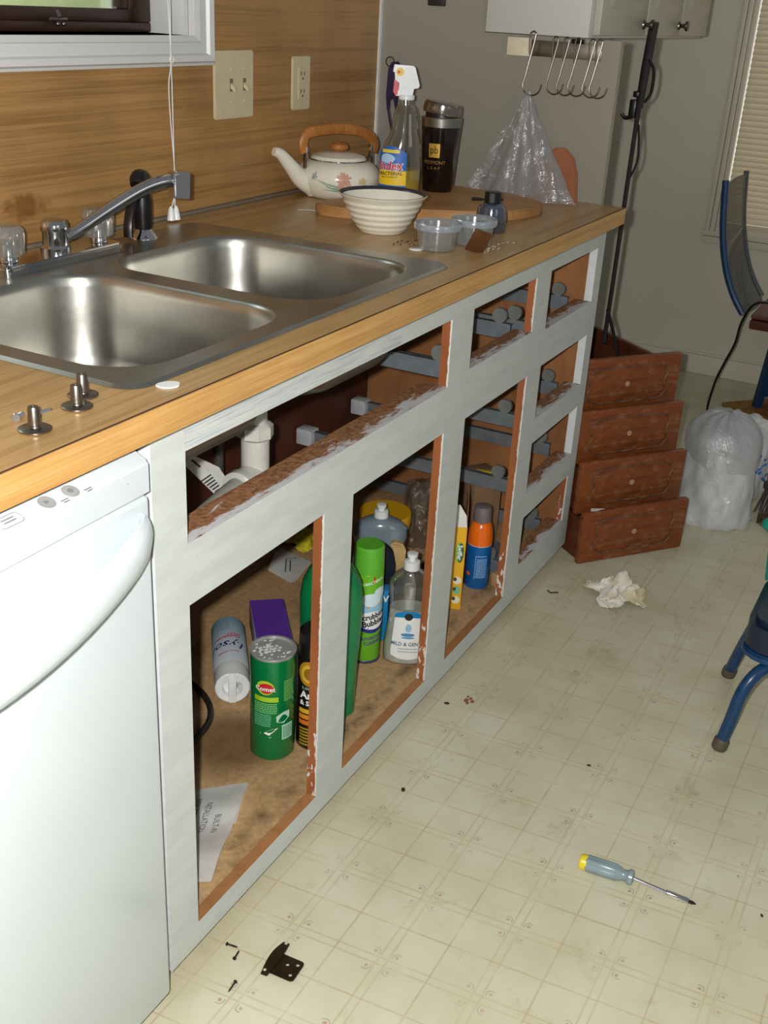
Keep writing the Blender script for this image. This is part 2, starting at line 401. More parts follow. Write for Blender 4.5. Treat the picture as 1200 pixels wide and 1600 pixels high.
bm = B(); box(bm, -1.2, 1.671, 0.659, Yw, 0.9142, 0.921, 0.002); struct(obj('trim_1', bm, mat((120, 112, 100), 0.5)))
bm = B(); box(bm, 1.662, 1.6715, 0.668, Yw, 0.922, 2.4); struct(obj('trim_2', bm, mat((228, 226, 220), 0.35)))
# kitchen window over the sink
w1 = bpy.data.objects.new('window_1', None); COL.objects.link(w1); struct(w1)
def casing_strip(bm, lo, hi, fn):
    """stepped moulding profile (across, out) swept by fn"""
    prof = [(0.0, 0.0), (0.0, 0.014), (0.012, 0.018), (0.014, 0.014), (0.036, 0.014), (0.040, 0.020), (0.052, 0.022), (0.056, 0.016), (0.0615, 0.014), (0.0615, 0.0)]
    a = [bm.verts.new(fn(lo, p)) for p in prof]; b_ = [bm.verts.new(fn(hi, p)) for p in prof]
    for i in range(len(prof)-1): bm.faces.new((a[i], a[i+1], b_[i+1], b_[i]))
bm = B()
casing_strip(bm, 0, 1, lambda t, p: (-0.40 if t == 0 else 0.912+p[0], Yw-p[1], 1.2446-p[0]*0.86))
casing_strip(bm, 0, 1, lambda t, p: (0.912+p[0], Yw-p[1], 1.2446-p[0]*0.86 if t == 0 else 2.2))
obj('casing', bm, TRIM, w1, sharp=20)
bm = B(); box(bm, 0.900, 0.9119, Yw+0.001, 0.80, 1.2446, 2.2); box(bm, -0.30, 0.912, Yw+0.001, 0.80, 1.234, 1.2446)
obj('jamb', bm, TRIM, w1)
SASH = mat((52, 30, 22), 0.4)
bm = B()
box(bm, -0.30, 0.8995, 0.752, 0.79, 1.2450, 1.262, 0.003); box(bm, -0.28, 0.87, 0.762, 0.785, 1.262, 1.284, 0.003)
box(bm, 0.825, 0.85, 0.762, 0.785, 1.284, 2.2, 0.003); box(bm, 0.862, 0.8995, 0.752, 0.79, 1.262, 2.2, 0.003)
obj('sash', bm, SASH, w1)
bm = B(); box(bm, -0.28, 0.825, 0.772, 0.775, 1.284, 2.2); obj('pane', bm, clear('window_glass', (240, 246, 244), 0.03), w1)
bm = B(); box(bm, 0.625, 0.665, 0.742, 0.752, 1.262, 1.268, 0.002); rod(bm, (0.645, 0.742, 1.268), (0.645, 0.748, 1.279), 0.004, 0.003)
ellipsoid(bm, (0.638, 0.741, 1.258), (0.004, 0.004, 0.004)); ellipsoid(bm, (0.652, 0.741, 1.258), (0.004, 0.004, 0.004))
obj('latch', bm, BRUSHED, w1)
bm = B(); box(bm, -4, 8, 1.2, 9, 0.0, 0.02); struct(obj('ground_outside', bm, mat((176, 190, 96), 0.9, scale=8), flat=True))
bm = B(); box(bm, -1.6, 5.0, 3.4, 3.6, 0.02, 3.2); struct(obj('wall_outside', bm, mat((214, 222, 170), 0.9, scale=4), flat=True))
# far window with its blind
w2 = bpy.data.objects.new('window_2', None); COL.objects.link(w2); struct(w2)
bm = B()
for y0, d in ((0.146, 0.012), (0.165, 0.018), (0.185, 0.014)): box(bm, 3.556-d, 3.5555, y0, y0+0.018, 0.565, 2.3, 0.003)
box(bm, 3.535, 3.5555, -1.2, 0.215, 0.555, 0.573, 0.003); box(bm, 3.546, 3.5555, -1.2, 0.144, 0.573, 0.6115); box(bm, 3.541, 3.5555, -1.2, 0.205, 0.525, 0.553, 0.003)
obj('casing', bm, FARWALL, w2)
bm = B(); box(bm, 3.550, 3.5555, -1.2, 0.144, 0.612, 2.3); 
b_ = N('daylit_pane'); obj('pane', bm, b_.done(b_.n('Emission', {'Color': (1.0, 0.96, 0.86, 1), 'Strength': 0.85}).outputs[0]), w2)
bl = thing('window_blind', 'cream horizontal slat blind over the far window at the right edge', 'blind', (3.52, -0.5, 0.6))
b_ = N('cream_slat')
SL = b_.done(b_.n('MixShader', {0: 0.5, 1: b_.n('BsdfDiffuse', {'Color': lin((228, 221, 204))}).outputs[0], 2: b_.n('BsdfTranslucent', {'Color': lin((230, 222, 204))}).outputs[0]}).outputs[0])
z = 0.03; k = 0
bm = B()
while z < 1.45:
    vs = box(bm, -0.011, 0.011, -0.63, 0.634, z-0.0006, z+0.0006)
    for v in vs:
        dx = v.co.x; v.co.z += dx*0.9; v.co.x = dx*0.62
    z += 0.0205
obj('slats', bm, SL, bl, flat=True)
bm = B(); box(bm, -0.013, 0.013, -0.632, 0.636, 0.0, 0.016, 0.003); obj('bottom_rail', bm, SL, bl)
bm = B(); tube(bm, [(-0.02, 0.47, 1.4), (-0.021, 0.468, 0.9), (-0.021, 0.47, 0.16)], 0.002, 6); rod(bm, (-0.021, 0.47, 0.16), (-0.021, 0.47, 0.12), 0.004, 0.007); obj('pull_cord', bm, WHITE, bl)
# ------------------------------------------------------------------ base cabinet
XR, YF, ZB, ZT = 1.6715, 0.0378, 0.0268, 0.8772
cab = thing('base_cabinet', 'doorless pale grey painted base cabinet with raw brown wood openings', 'cabinet', (0, 0, 0))
def face_frame():
    bm = B(); d = YF+0.019
    def bar(x0, x1, z0, z1, kind):
        """kind: which sides are raw: stiles 's' (raw wood sides), rails 'r' (ragged top edge), 'w' white-primed left side"""
        vs = box(bm, x0, x1, YF, d, z0, z1)
        for f in {f for v in vs for f in v.link_faces}:
            n = f.normal; f.normal_update(); n = f.normal
            if n.y < -0.5: f.material_index = 0
            elif n.z > 0.5: f.material_index = 4 if kind == 'b' else 1
            elif abs(n.x) > 0.5: f.material_index = 3 if kind == 'w' else 2
            else: f.material_index = 2
    bar(0, 0.0635, ZB, ZT, 's'); [setattr(f, 'material_index', 3) for f in bm.faces if f.normal.x < -0.5]; bar(0.8172, 0.9102, ZB, ZT, 's'); bar(1.2297, 1.3111, ZB, ZT, 's')
    bar(1.6215, XR, 0.2422, ZT, 'w'); bar(1.6215, XR, ZB, 0.2422, 's')
    bar(0.0635, 0.8172, 0.8232, ZT, 'r'); bar(0.9102, 1.2297, 0.8232, ZT, 'r'); bar(1.3111, 1.6215, 0.8232, ZT, 'r')
    bar(0.0635, 0.8172, 0.6108, 0.6990, 'r'); bar(0.9102, 1.2297, 0.6108, 0.7090, 'r')
    bar(0.3954, 0.4837, 0.069, 0.6108, 's')
    for x0, x1 in ((0.0635, 0.8172), (0.9102, 1.2297)): bar(x0, x1, ZB, 0.069, 'b')
    for z0, z1 in ((ZB, 0.1146), (0.2422, 0.3031), (0.4305, 0.4884), (0.6139, 0.6962)): bar(1.3111, 1.6215, z0, z1, 'r')
    # second layer of wood behind the rails
    for x0, x1, z0, z1 in ((0.0635, 0.8172, 0.640, 0.6985), (0.9102, 1.2297, 0.66, 0.7085), (1.3111, 1.6215, 0.25, 0.3027), (1.3111, 1.6215, 0.44, 0.4880), (1.3111, 1.6215, 0.64, 0.6958), (1.3111, 1.6215, 0.07, 0.1142)):
        w = 0.034 if x0 < 0.1 else 0.022
        vs = box(bm, x0, x1, d, d+w, z0, z1)
        for f in {f for v in vs for f in v.link_faces}: f.material_index = 1
    return bm
obj('face_frame', face_frame(), [PAINT, RAGGED, RAWEDGE, WHITEPAINT, RAW], cab, flat=True)
bm = B(); box(bm, XR-0.014, XR, YF+0.0195, 0.655, ZB, ZT); obj('end_panel', bm, PLY, cab, flat=True)
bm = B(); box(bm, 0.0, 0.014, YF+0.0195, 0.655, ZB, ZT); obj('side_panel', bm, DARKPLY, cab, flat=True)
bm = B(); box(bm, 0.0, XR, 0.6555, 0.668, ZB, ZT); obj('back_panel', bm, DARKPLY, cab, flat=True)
def shelf_mat():
    b = N('stained_particle_board'); v = b.coord()
    f = b.noise(v, 90.0, 4.0, 0.7); s = b.noise(v, 9.0, 5.0, 0.65, 0.4)
    col = b.ramp(f, [(0.3, (166, 132, 92)), (0.7, (198, 164, 120))])
    col = b.mix(b.n('MapRange', {0: s, 1: 0.54, 2: 0.74, 3: 0.0, 4: 0.6}).outputs[0], col, lin((116, 86, 58)))
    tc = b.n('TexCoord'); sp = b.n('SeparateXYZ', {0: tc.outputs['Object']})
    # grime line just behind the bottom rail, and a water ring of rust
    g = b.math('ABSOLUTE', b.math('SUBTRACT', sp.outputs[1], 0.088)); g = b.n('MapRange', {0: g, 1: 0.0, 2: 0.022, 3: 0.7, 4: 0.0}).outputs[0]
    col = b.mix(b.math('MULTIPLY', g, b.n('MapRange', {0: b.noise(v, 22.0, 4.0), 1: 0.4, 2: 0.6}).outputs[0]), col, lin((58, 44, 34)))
    dv = b.n('VectorMath', {0: tc.outputs['Object'], 1: (0.44, 0.25, 0.069)}, operation='DISTANCE').outputs['Value']
    r = b.n('MapRange', {0: b.math('ADD', dv, b.math('MULTIPLY', s, 0.08)), 1: 0.10, 2: 0.15, 3: 0.7, 4: 0.0}).outputs[0]
    col = b.mix(r, col, lin((92, 62, 34)))
    return b.done(b.bsdf(col, 0.6, 0, 0.25))
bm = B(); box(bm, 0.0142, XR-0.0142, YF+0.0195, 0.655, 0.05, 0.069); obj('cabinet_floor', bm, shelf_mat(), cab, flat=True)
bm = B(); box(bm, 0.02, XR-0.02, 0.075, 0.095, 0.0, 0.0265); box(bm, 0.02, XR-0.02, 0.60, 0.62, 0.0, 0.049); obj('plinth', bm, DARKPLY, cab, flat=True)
# drawer slides on rear brackets
def slide(x, z, side, label, grp='drawer slides inside the cabinet', L=0.55):
    t = thing('drawer_slide', label, 'drawer slide', (x, 0.06, z), 0, grp)
    bm = B()
    y0 = 0.021
    box(bm, -0.003, 0.0, y0, L, -0.016, 0.018); box(bm, 0.0, 0.010, y0, L, -0.016, -0.013); box(bm, -0.009, 0.007, y0, L, 0.015, 0.018)
    obj('channel', bm, ZINC, t)
    bm = B()
    rod(bm, (-side*0.0032, 0.044, 0.034), (-side*0.012, 0.044, 0.034), 0.016, seg=20); rod(bm, (-side*0.012, 0.044, 0.034), (-side*0.014, 0.044, 0.034), 0.008, seg=14)
    obj('roller', bm, mat((112, 116, 112), 0.4), t)
    if L > 0.5: bm = B(); box(bm, -0.02, 0.02, 0.545, 0.59, -0.02, 0.022, 0.004); obj('rear_bracket', bm, mat((196, 200, 200), 0.4), t)
for i, (z, w) in enumerate(((0.692, 'topmost'), (0.478, 'second from top'), (0.318, 'third from top'), (0.106, 'lowest'))):
    slide(1.300, z, 1, f'{w} grey slide behind the left stile of the narrow drawer column', L=0.55 if i in (0, 2) else 0.14)
    slide(1.575, z, 1, f'{w} grey slide on the right side of the narrow drawer column')
slide(0.925, 0.692, 1, 'grey drawer slide with roller right of the sink opening stile')
slide(1.215, 0.704, 1, 'grey drawer slide with roller at right in the wide top drawer opening')
# ------------------------------------------------------------------ countertop and sink
ct = thing('countertop', 'wood grain laminate countertop with straight front edge', 'countertop', (0, 0, 0))
ZC = 0.914
HX0, HX1, HY0, HY1 = 0.004, 0.812, 0.064, 0.592
bm = B()
box(bm, -1.2, HX0, 0.002, 0.658, 0.878, ZC); box(bm, HX1, 1.6718, 0.002, 0.658, 0.878, ZC)
box(bm, HX0, HX1, 0.002, HY0, 0.878, ZC); box(bm, HX0, HX1, HY1, 0.658, 0.878, ZC)
obj('top', bm, TOPWOOD, ct, flat=True)
bm = B(); box(bm, -1.2, 1.6718, -0.001, 0.0018, 0.8778, ZC-0.0006); obj('front_edge', bm, EDGEWOOD, ct, flat=True)
bm = B(); box(bm, -1.2, 1.6718, 0.0009, 0.0026, 0.9125, ZC+0.0003); obj('edge_seam', bm, mat((58, 34, 20), 0.6), ct, flat=True)
sink = thing('sink', 'worn stainless steel double bowl drop-in sink', 'sink', (0, 0, 0))
SX0, SX1, SY0, SY1 = -0.0115, 0.8265, 0.0482, 0.607
BOWLS = [(0.024, 0.384, 0.083, 0.497), (0.430, 0.778, 0.083, 0.497)]
def ring_verts(bm, pts, z): return [bm.verts.new((x, y, z)) for x, y in pts]
def bridge(bm, A, Bv):
    n = len(A)
    for i in range(n): bm.faces.new((A[i], A[(i+1) % n], Bv[(i+1) % n], Bv[i]))
def sink_deck():
    bm = B(); z = ZC+0.0045
    outer = ring_verts(bm, rrect(SX0+0.005, SX1-0.005, SY0+0.005, SY1-0.005, 0.030, 6), z)
    o2 = ring_verts(bm, rrect(SX0, SX1, SY0, SY1, 0.034, 6), ZC+0.0006)
    bridge(bm, outer, o2)
    edges = []
    def loop(vs):
        for i in range(len(vs)): edges.append(bm.edges.get((vs[i], vs[(i+1) % len(vs)])) or bm.edges.new((vs[i], vs[(i+1) % len(vs)])))
    loop(outer)
    for x0, x1, y0, y1 in BOWLS: loop(ring_verts(bm, rrect(x0, x1, y0, y1, 0.085, 10), z))
    bmesh.ops.triangle_fill(bm, use_beauty=True, edges=edges)
    return bm
obj('deck', sink_deck(), STEEL, sink, sharp=25)
for x0, x1, y0, y1 in BOWLS:
    bm = B(); z = ZC+0.0045; prev = None
    for off, dz, rad in ((0.0, 0.0, 0.085), (0.002, -0.0012, 0.084), (0.005, -0.006, 0.082), (0.007, -0.02, 0.080), (0.011, -0.07, 0.078), (0.016, -0.125, 0.076), (0.021, -0.145, 0.073), (0.032, -0.160, 0.066), (0.05, -0.168, 0.05), (0.09, -0.172, 0.04)):
        cur = ring_verts(bm, rrect(x0+off, x1-off, y0+off, y1-off, rad, 10), z+dz)
        if prev: bridge(bm, prev, cur)
        prev = cur
    bm.faces.new(prev)
    bs = obj('basin', bm, STEEL, sink, sharp=50)
    bm = B(); cx, cy = (x0+x1)/2, (y0+y1)/2; zz = ZC+0.0045-0.172
    lathe(bm, [(0.056, zz+0.0005), (0.054, zz+0.003), (0.044, zz+0.002), (0.040, zz+0.0008)], 28, cx=cx, cy=cy, cap0=False)
    for k in range(7):
        a = 2*PI*k/6; rr = 0 if k == 6 else 0.022
        rod(bm, (cx+rr*math.cos(a), cy+rr*math.sin(a), zz+0.0009), (cx+rr*math.cos(a), cy+rr*math.sin(a), zz+0.0018), 0.005, seg=10)
    obj('drain', bm, CHROME, bs)
# faucet
fa = thing('faucet', 'chrome kitchen faucet with long swing spout and two clear knobs', 'faucet', (0.405, 0.556, ZC+0.0045))
bm = B(); prism(bm, rrect(-0.135, 0.132, -0.031, 0.031, 0.014, 5), 0.014, 'z', 0.0, bev=0.004); obj('base_plate', bm, CHROME, fa)
bm = B(); lathe(bm, [(0.024, 0.013), (0.024, 0.022), (0.0205, 0.026), (0.0195, 0.044), (0.0215, 0.048), (0.0215, 0.058), (0.018, 0.064), (0.006, 0.067)], 28); obj('hub', bm, CHROME, fa)
bm = B()
pth = smooth_path([(0.012, -0.006, 0.034), (0.04, -0.022, 0.050), (0.09, -0.048, 0.081), (0.13, -0.07, 0.104), (0.16, -0.087, 0.115), (0.184, -0.1, 0.117)], 6)
tube(bm, pth, [0.0085+0.002*min(1, i/12) for i in range(len(pth))], 14); obj('spout', bm, CHROME, fa)
bm = B()
d = Vector((0.87, -0.49, 0)).normalized(); p = Vector((0.186, -0.102, 0.117))
prism(bm, [(-0.013, -0.027), (0.015, -0.029), (0.017, 0.012), (0.006, 0.016), (-0.013, 0.013)], 0.028, 'y', -0.014, bev=0.003)
for v in bm.verts: v.co = Vector((p.x+d.x*v.co.x-d.y*v.co.y, p.y+d.y*v.co.x+d.x*v.co.y, p.z+v.co.z))
obj('spout_head', bm, CHROME, fa)
CRY = clear('clear_acrylic', (238, 240, 238), 0.22, (200, 200, 196), 0.05, 0.35)
for kx in (-0.1, 0.1):
    bm = B(); lathe(bm, [(0.014, 0.0145), (0.014, 0.020), (0.011, 0.026), (0.011, 0.05)], 18, cx=kx); kb = obj('valve_stem', bm, CHROME, fa)
    bm = B(); lathe(bm, [(0.020, 0.024), (0.0235, 0.028), (0.0255, 0.055), (0.0245, 0.064), (0.019, 0.069), (0.004, 0.070)], 48, cx=kx, fn=lambda a, z: 1+0.035*math.cos(14*a)); obj('knob', bm, CRY, kb)
sp = thing('side_sprayer', 'black sink side sprayer standing in chrome collar', 'sprayer', (0.638, 0.572, ZC+0.0045))
bm = B(); lathe(bm, [(0.026, 0), (0.025, 0.004), (0.017, 0.012), (0.015, 0.016)], 28); obj('collar', bm, CHROME, sp)
bm = B(); lathe(bm, [(0.013, 0.012), (0.0155, 0.02), (0.0165, 0.06), (0.0135, 0.085)], 24)
pth = smooth_path([(0, 0, 0.083), (0.0, 0, 0.094), (-0.006, -0.003, 0.103), (-0.018, -0.009, 0.103), (-0.028, -0.014, 0.094)], 4); tube(bm, pth, [0.0135, 0.015, 0.0165, 0.0165, 0.0165, 0.0165, 0.016, 0.016, 0.016, 0.0155, 0.0155, 0.0155, 0.015, 0.015, 0.014, 0.013, 0.012][:len(pth)], 16)
obj('handle', bm, BLACK, sp)
bm = B(); tube(bm, smooth_path([(-0.017, 0.004, 0.075), (-0.03, 0.0, 0.06), (-0.044, -0.004, 0.03), (-0.046, -0.005, 0.008)], 4), 0.009, 10, flat=0.6); obj('trigger', bm, BLACK, sp)
# ------------------------------------------------------------------ wall plates, cord
def wallplate(name, label, cat, x0, x1, z0, z1):
    t = thing(name, label, cat, ((x0+x1)/2, Yw, (z0+z1)/2)); w, h = (x1-x0)/2, (z1-z0)/2
    bm = B(); prism(bm, rrect(-w, w, -h, h, 0.005, 4), 0.006, 'y', -0.0065, bev=0.002); obj('cover_plate', bm, IVORY, t); return t
t = wallplate('light_switch', 'ivory double toggle light switch plate on wood wall', 'light switch', 0.983, 1.118, 1.088, 1.217)
for dx in (-0.012, 0.034):
    bm = B(); prism(bm, rrect(dx-0.005, dx+0.005, -0.012, 0.012, 0.001, 2), 0.001, 'y', -0.0075); sl = obj('toggle_slot', bm, mat((120, 110, 86), 0.5), t)
    bm = B(); prism(bm, [(-0.006, -0.006), (-0.018, -0.013), (-0.019, -0.006), (-0.007, 0.004)], 0.008, 'x', dx-0.004, bev=0.001); obj('toggle', bm, IVORY, sl)
    for dz in (-0.032, 0.03):
        bm = B(); rod(bm, (dx, -0.0066, dz), (dx, -0.0082, dz), 0.0032, 0.0028, 10); obj('screw', bm, IVORY, t)
t = wallplate('electrical_outlet', 'ivory duplex electrical outlet plate near the wall corner', 'outlet', 1.268, 1.341, 1.092, 1.203)
bm = B(); prism(bm, rrect(-0.017, 0.017, -0.034, 0.034, 0.003, 3), 0.003, 'y', -0.0095, bev=0.001); oi = obj('receptacle', bm, IVORY, t)
for dz in (-0.018, 0.018):
    bm = B(); box(bm, -0.008, -0.006, -0.0102, -0.0094, dz-0.002, dz+0.006); box(bm, 0.005, 0.007, -0.0102, -0.0094, dz-0.002, dz+0.006); rod(bm, (0, -0.0094, dz-0.008), (0, -0.0102, dz-0.008), 0.0024, seg=10); obj('slots', bm, mat((70, 60, 44), 0.6), oi)
bc = thing('blind_cord', 'white blind cord with two tassels hanging in front of wood wall', 'cord', (0.82, 0.645, 0.93))
CORD = mat((226, 224, 216), 0.7)
bm = B()
for s in (-1, 1):
    tube(bm, smooth_path([(-0.004+0.002*s, 0, 0.60), (0.0+0.003*s, 0, 0.40), (0.001, 0, 0.276), (0.002+0.009*(s < 0)*-1, 0.0, 0.235), (0.002-0.008*(s < 0), 0.0, 0.18), (0.003, 0.001, 0.09), (0.004, 0.001, 0.05)], 5), 0.0012, 6)
tube(bm, [(0.004, 0.001, 0.05), (0.0, 0, 0.03), (-0.012, -0.002, 0.012)], 0.0014, 6); tube(bm, [(0.004, 0.001, 0.05), (0.001, 0, 0.028), (-0.004, -0.003, 0.010)], 0.0014, 6)
obj('cord', bm, CORD, bc)
bm = B(); tube(bm, [(0.0035+0.006*math.cos(2*PI*k/10), 0, 0.275+0.006*math.sin(2*PI*k/10)) for k in range(10)], 0.0014, 6, closed=True); obj('cord_ring', bm, CORD, bc)
for p in ((-0.016, -0.003), (-0.003, -0.005)):
    bm = B(); lathe(bm, [(0.002, 0.014), (0.005, 0.008), (0.0085, -0.012), (0.007, -0.0125)], 14, cx=p[0], cy=p[1]); obj('tassel', bm, WHITE, bc)
# ------------------------------------------------------------------ dishwasher
dw = thing('dishwasher', 'white built-in dishwasher with bowed handle and top control panel', 'dishwasher', (-0.029, 0, 0))
ENAMEL = mat((204, 212, 215), 0.22, var=0.01, scale=6)
DWGREY = mat((196, 203, 208), 0.3, var=0.01)
bm = B(); box(bm, -0.60, -0.002, 0.045, 0.60, 0.0, 0.86); obj('tub', bm, mat((170, 172, 170), 0.5), dw)
bm = B(); box(bm, -0.60, 0.0, 0.016, 0.044, 0.028, 0.806, 0.006, seg=3); obj('door', bm, ENAMEL, dw)
bm = B(); prism(bm, [(0.0, 0.812), (0.0, 0.845), (0.004, 0.8505), (0.066, 0.8725), (0.066, 0.806), (0.012, 0.806)], 0.60, 'x', -0.60, bev=0.003)
cpn = obj('control_panel', bm, DWGREY, dw)
for v in cpn.data.vertices:
    t = max(0.0, (v.co.x+0.045)/0.045)
    if v.co.y < 0.03: v.co.y += 0.016*t*t
ex = Vector((1, 0, 0)); ey = Vector((0, 0.062, 0.022)).normalized(); org = Vector((0, 0.004, 0.8507))
def panelpt(x): return org + ex*x + ey*0.013
INK = mat((120, 126, 132), 0.5)
for x, sym in ((-0.155, 'tri'), (-0.122, 'dot')):
    bm = B(); put2d(bm, disc2d(0.0092, 0.0092, 28), flat_on(panelpt(x), ex, ey, 0.0008)); bt = obj('button', bm, mat((176, 178, 180), 0.35, 0.3), dw)
    bm = B()
    if sym == 'tri': put2d(bm, ([(-0.003, -0.003), (0.0035, 0), (-0.003, 0.003)], [(0, 1, 2)]), flat_on(panelpt(x), ex, ey, 0.0012))
    else: put2d(bm, disc2d(0.0035), flat_on(panelpt(x), ex, ey, 0.0012))
    obj('button_symbol', bm, INK, bt)
    bm = B()
    for k, w in enumerate((0.011, 0.008)): put2d(bm, grid2d(-w/2, w/2, -0.0006, 0.0006, 1, 1), flat_on(panelpt(x+0.018)-ey*(0.007+0.003*k), ex, ey, 0.0008))
    obj('button_caption', bm, INK, dw)
for x in (-0.205, -0.245, -0.285):
    bm = B()
    R1 = rrect(-0.015, 0.015, -0.0075, 0.0075, 0.005, 4); R2 = rrect(-0.0144, 0.0144, -0.0069, 0.0069, 0.0046, 4)
    n = len(R1); put2d(bm, (R1+R2, [(i, (i+1) % n, n+(i+1) % n, n+i) for i in range(n)]), flat_on(panelpt(x)-ey*0.001, ex, ey, 0.0008))
    for k in range(2): put2d(bm, grid2d(-0.008, 0.008, -0.0008, 0.0006, 1, 1), flat_on(panelpt(x)+ey*(0.002-0.004*k), ex, ey, 0.0008))
    obj('key_outline', bm, INK, dw)
bm = B(); put2d(bm, grid2d(-0.0006, 0.0006, -0.024, 0.03, 1, 1), flat_on(panelpt(-0.062), ex, ey, 0.0008)); obj('panel_line', bm, WHITE, dw)
bm = B()
n = 28; rings = []
for i in range(n+1):
    t = i/n; x = -0.585+0.57*t; s = math.sin(PI*t); q = max(0.0, s)**0.55
    cy = 0.014-0.044*q; cz = 0.768-0.040*s; hh = 0.027*min(1, 0.80+1.2*s); th = 0.013
    rg = []
    for k in range(14):
        a = 2*PI*k/14; rg.append(bm.verts.new((x, cy+th*math.cos(a)*(1 if math.cos(a) < 0 else 0.5), cz+hh*math.sin(a))))
    rings.append(rg)
for A_, B_ in zip(rings, rings[1:]):
    for k in range(14): bm.faces.new((A_[k], A_[(k+1) % 14], B_[(k+1) % 14], B_[k]))
bm.faces.new(rings[0]); bm.faces.new(rings[-1][::-1])
obj('handle', bm, ENAMEL, dw)
bm = B(); box(bm, -0.595, -0.004, 0.05, 0.07, 0.0, 0.027); obj('toe_panel', bm, mat((60, 62, 62), 0.6), dw)
# ------------------------------------------------------------------ on the counter, left
def stud(x, y, label):
    t = thing('cabinet_knob', label, 'cabinet knob', (x, y, ZC+0.0002), 0, 'satin nickel cabinet knobs upside down on the counter')
    bm = B(); lathe(bm, [(0.0145, 0.0), (0.0168, 0.0012), (0.0168, 0.0026), (0.0150, 0.0036), (0.0075, 0.0042)], 32); obj('disc', bm, BRUSHED, t)
    bm = B(); lathe(bm, [(0.0064, 0.0040), (0.0060, 0.0056), (0.0068, 0.0066), (0.0056, 0.0245), (0.0050, 0.0256), (0.0022, 0.0257), (0.0020, 0.0240)], 24); obj('post', bm, BRUSHED, t)
stud(-0.155, 0.053, 'satin nickel cabinet knob lying disc down in front of two screws')
stud(-0.081, 0.066, 'satin nickel cabinet knob lying disc down, middle of the three')
stud(-0.050, 0.086, 'satin nickel cabinet knob lying disc down, closest to the sink rim')
def screw(name, label, p, d, L, r, m, group=None, head=1.9):
    d = Vector(d).normalized(); t = thing(name, label, 'screw', p, 0, group)
    bm = B(); tube(bm, [d*0, d*0.0015, d*0.003], [r*head*0.8, r*head, r*head*0.6], 12); obj('head', bm, m, t)
    bm = B(); pts = []; rs = []
    for k in range(17): pts.append(d*(0.003+(L-0.003)*k/16)); rs.append(r*(1.0 if k % 2 else 0.72)*(1 if k < 13 else (17-k)/5+0.1))
    tube(bm, pts, rs, 8); obj('threaded_shank', bm, m, t)
SILVER = mat((196, 198, 200), 0.25, 0.9)
screw('screw', 'silver screw lying head toward the viewer behind the front knob', (-0.150, 0.084, ZC+0.0048), (0.7, 0.35, -0.10), 0.024, 0.0030, SILVER, 'silver screws on the counter', 1.7)
screw('screw', 'silver screw pointing at the sink behind the front knob', (-0.131, 0.078, ZC+0.0044), (0.6, 0.1, -0.08), 0.032, 0.0028, SILVER, 'silver screws on the counter', 1.7)
def flake(name, label, cat, x, y, z, rx, ry, rz, m, h=0.0016):
    bm = B(); prism(bm, [(rx*math.cos(a)*(1+0.08*math.sin(3*a)), ry*math.sin(a)) for a in [2*PI*k/24 for k in range(24)]], h, 'z', 0.0, bev=0.0003)
    o = obj(name, bm, m); o.location = (x, y, z); o.rotation_euler = (0, 0, rz); return tag(o, label, cat)
flake('paint_flake', 'white paint flake on counter edge beside the sink corner', 'flake', 0.033, 0.035, ZC+0.0003, 0.014, 0.0115, -0.5, WHITE)
flake('plastic_disc', 'small white plastic disc on counter beside the right bowl rim', 'disc', 0.903, 0.160, ZC+0.0003, 0.013, 0.009, -0.9, WHITE)
bm = B(); tube(bm, smooth_path([(0, 0, 0.0012), (0.012, -0.014, 0.0012), (0.018, -0.032, 0.0012)], 5), 0.0022, 6, flat=0.4)
o = obj('plastic_strip', bm, WHITE); o.location = (1.09, 0.535, ZC); tag(o, 'short white plastic strip on counter in front of kettle', 'strip')
# ------------------------------------------------------------------ kettle
KX, KY = 1.318, 0.573
kt = thing('kettle', 'cream enamel kettle with painted flowers and wooden handle', 'kettle', (KX, KY, ZC), math.atan2(0.075, -0.15))
EN = mat((226, 222, 204), 0.16, var=0.02, scale=8)
bm = B(); lathe(bm, [(0.066, 0.0), (0.074, 0.003), (0.086, 0.014), (0.0945, 0.032), (0.0955, 0.047), (0.091, 0.062), (0.078, 0.074), (0.064, 0.079), (0.060, 0.080)], 48); kb = obj('body', bm, EN, kt)
bm = B()
pth = smooth_path([(0.066, 0, 0.026), (0.098, 0, 0.042), (0.122, 0, 0.066), (0.150, 0, 0.094), (0.168, 0, 0.101)], 5)
tube(bm, pth, [0.027-0.018*(i/(len(pth)-1))**0.75 for i in range(len(pth))], 18); obj('spout', bm, EN, kt)
bm = B(); lathe(bm, [(0.062, 0.079), (0.064, 0.082), (0.060, 0.088), (0.040, 0.094), (0.012, 0.097)], 40); lid = obj('lid', bm, EN, kt)
bm = B(); lathe(bm, [(0.0625, 0.0785), (0.0655, 0.0795), (0.0655, 0.0815), (0.0625, 0.0825)], 40, cap0=False, cap1=False); obj('lid_rim', bm, CHROME, lid)
KW = wood('varnished_handle_wood', [(0.3, (142, 82, 34)), (0.6, (190, 126, 62)), (0.8, (160, 98, 46))], (20, 20, 6), 0.3, 0.5)
bm = B(); lathe(bm, [(0.010, 0.096), (0.017, 0.099), (0.022, 0.105), (0.020, 0.112), (0.012, 0.117), (0.002, 0.1175)], 28); obj('lid_knob', bm, KW, lid)
bm = B()
pth = smooth_path([(0.088, 0, 0.098), (0.094, 0, 0.115), (0.084, 0, 0.136), (0.055, 0, 0.142), (0, 0, 0.145), (-0.055, 0, 0.139), (-0.088, 0, 0.124), (-0.096, 0, 0.108), (-0.091, 0, 0.094)], 5)
tube(bm, pth, 0.0068, 12, flat=1.7); obj('handle', bm, KW, kt)
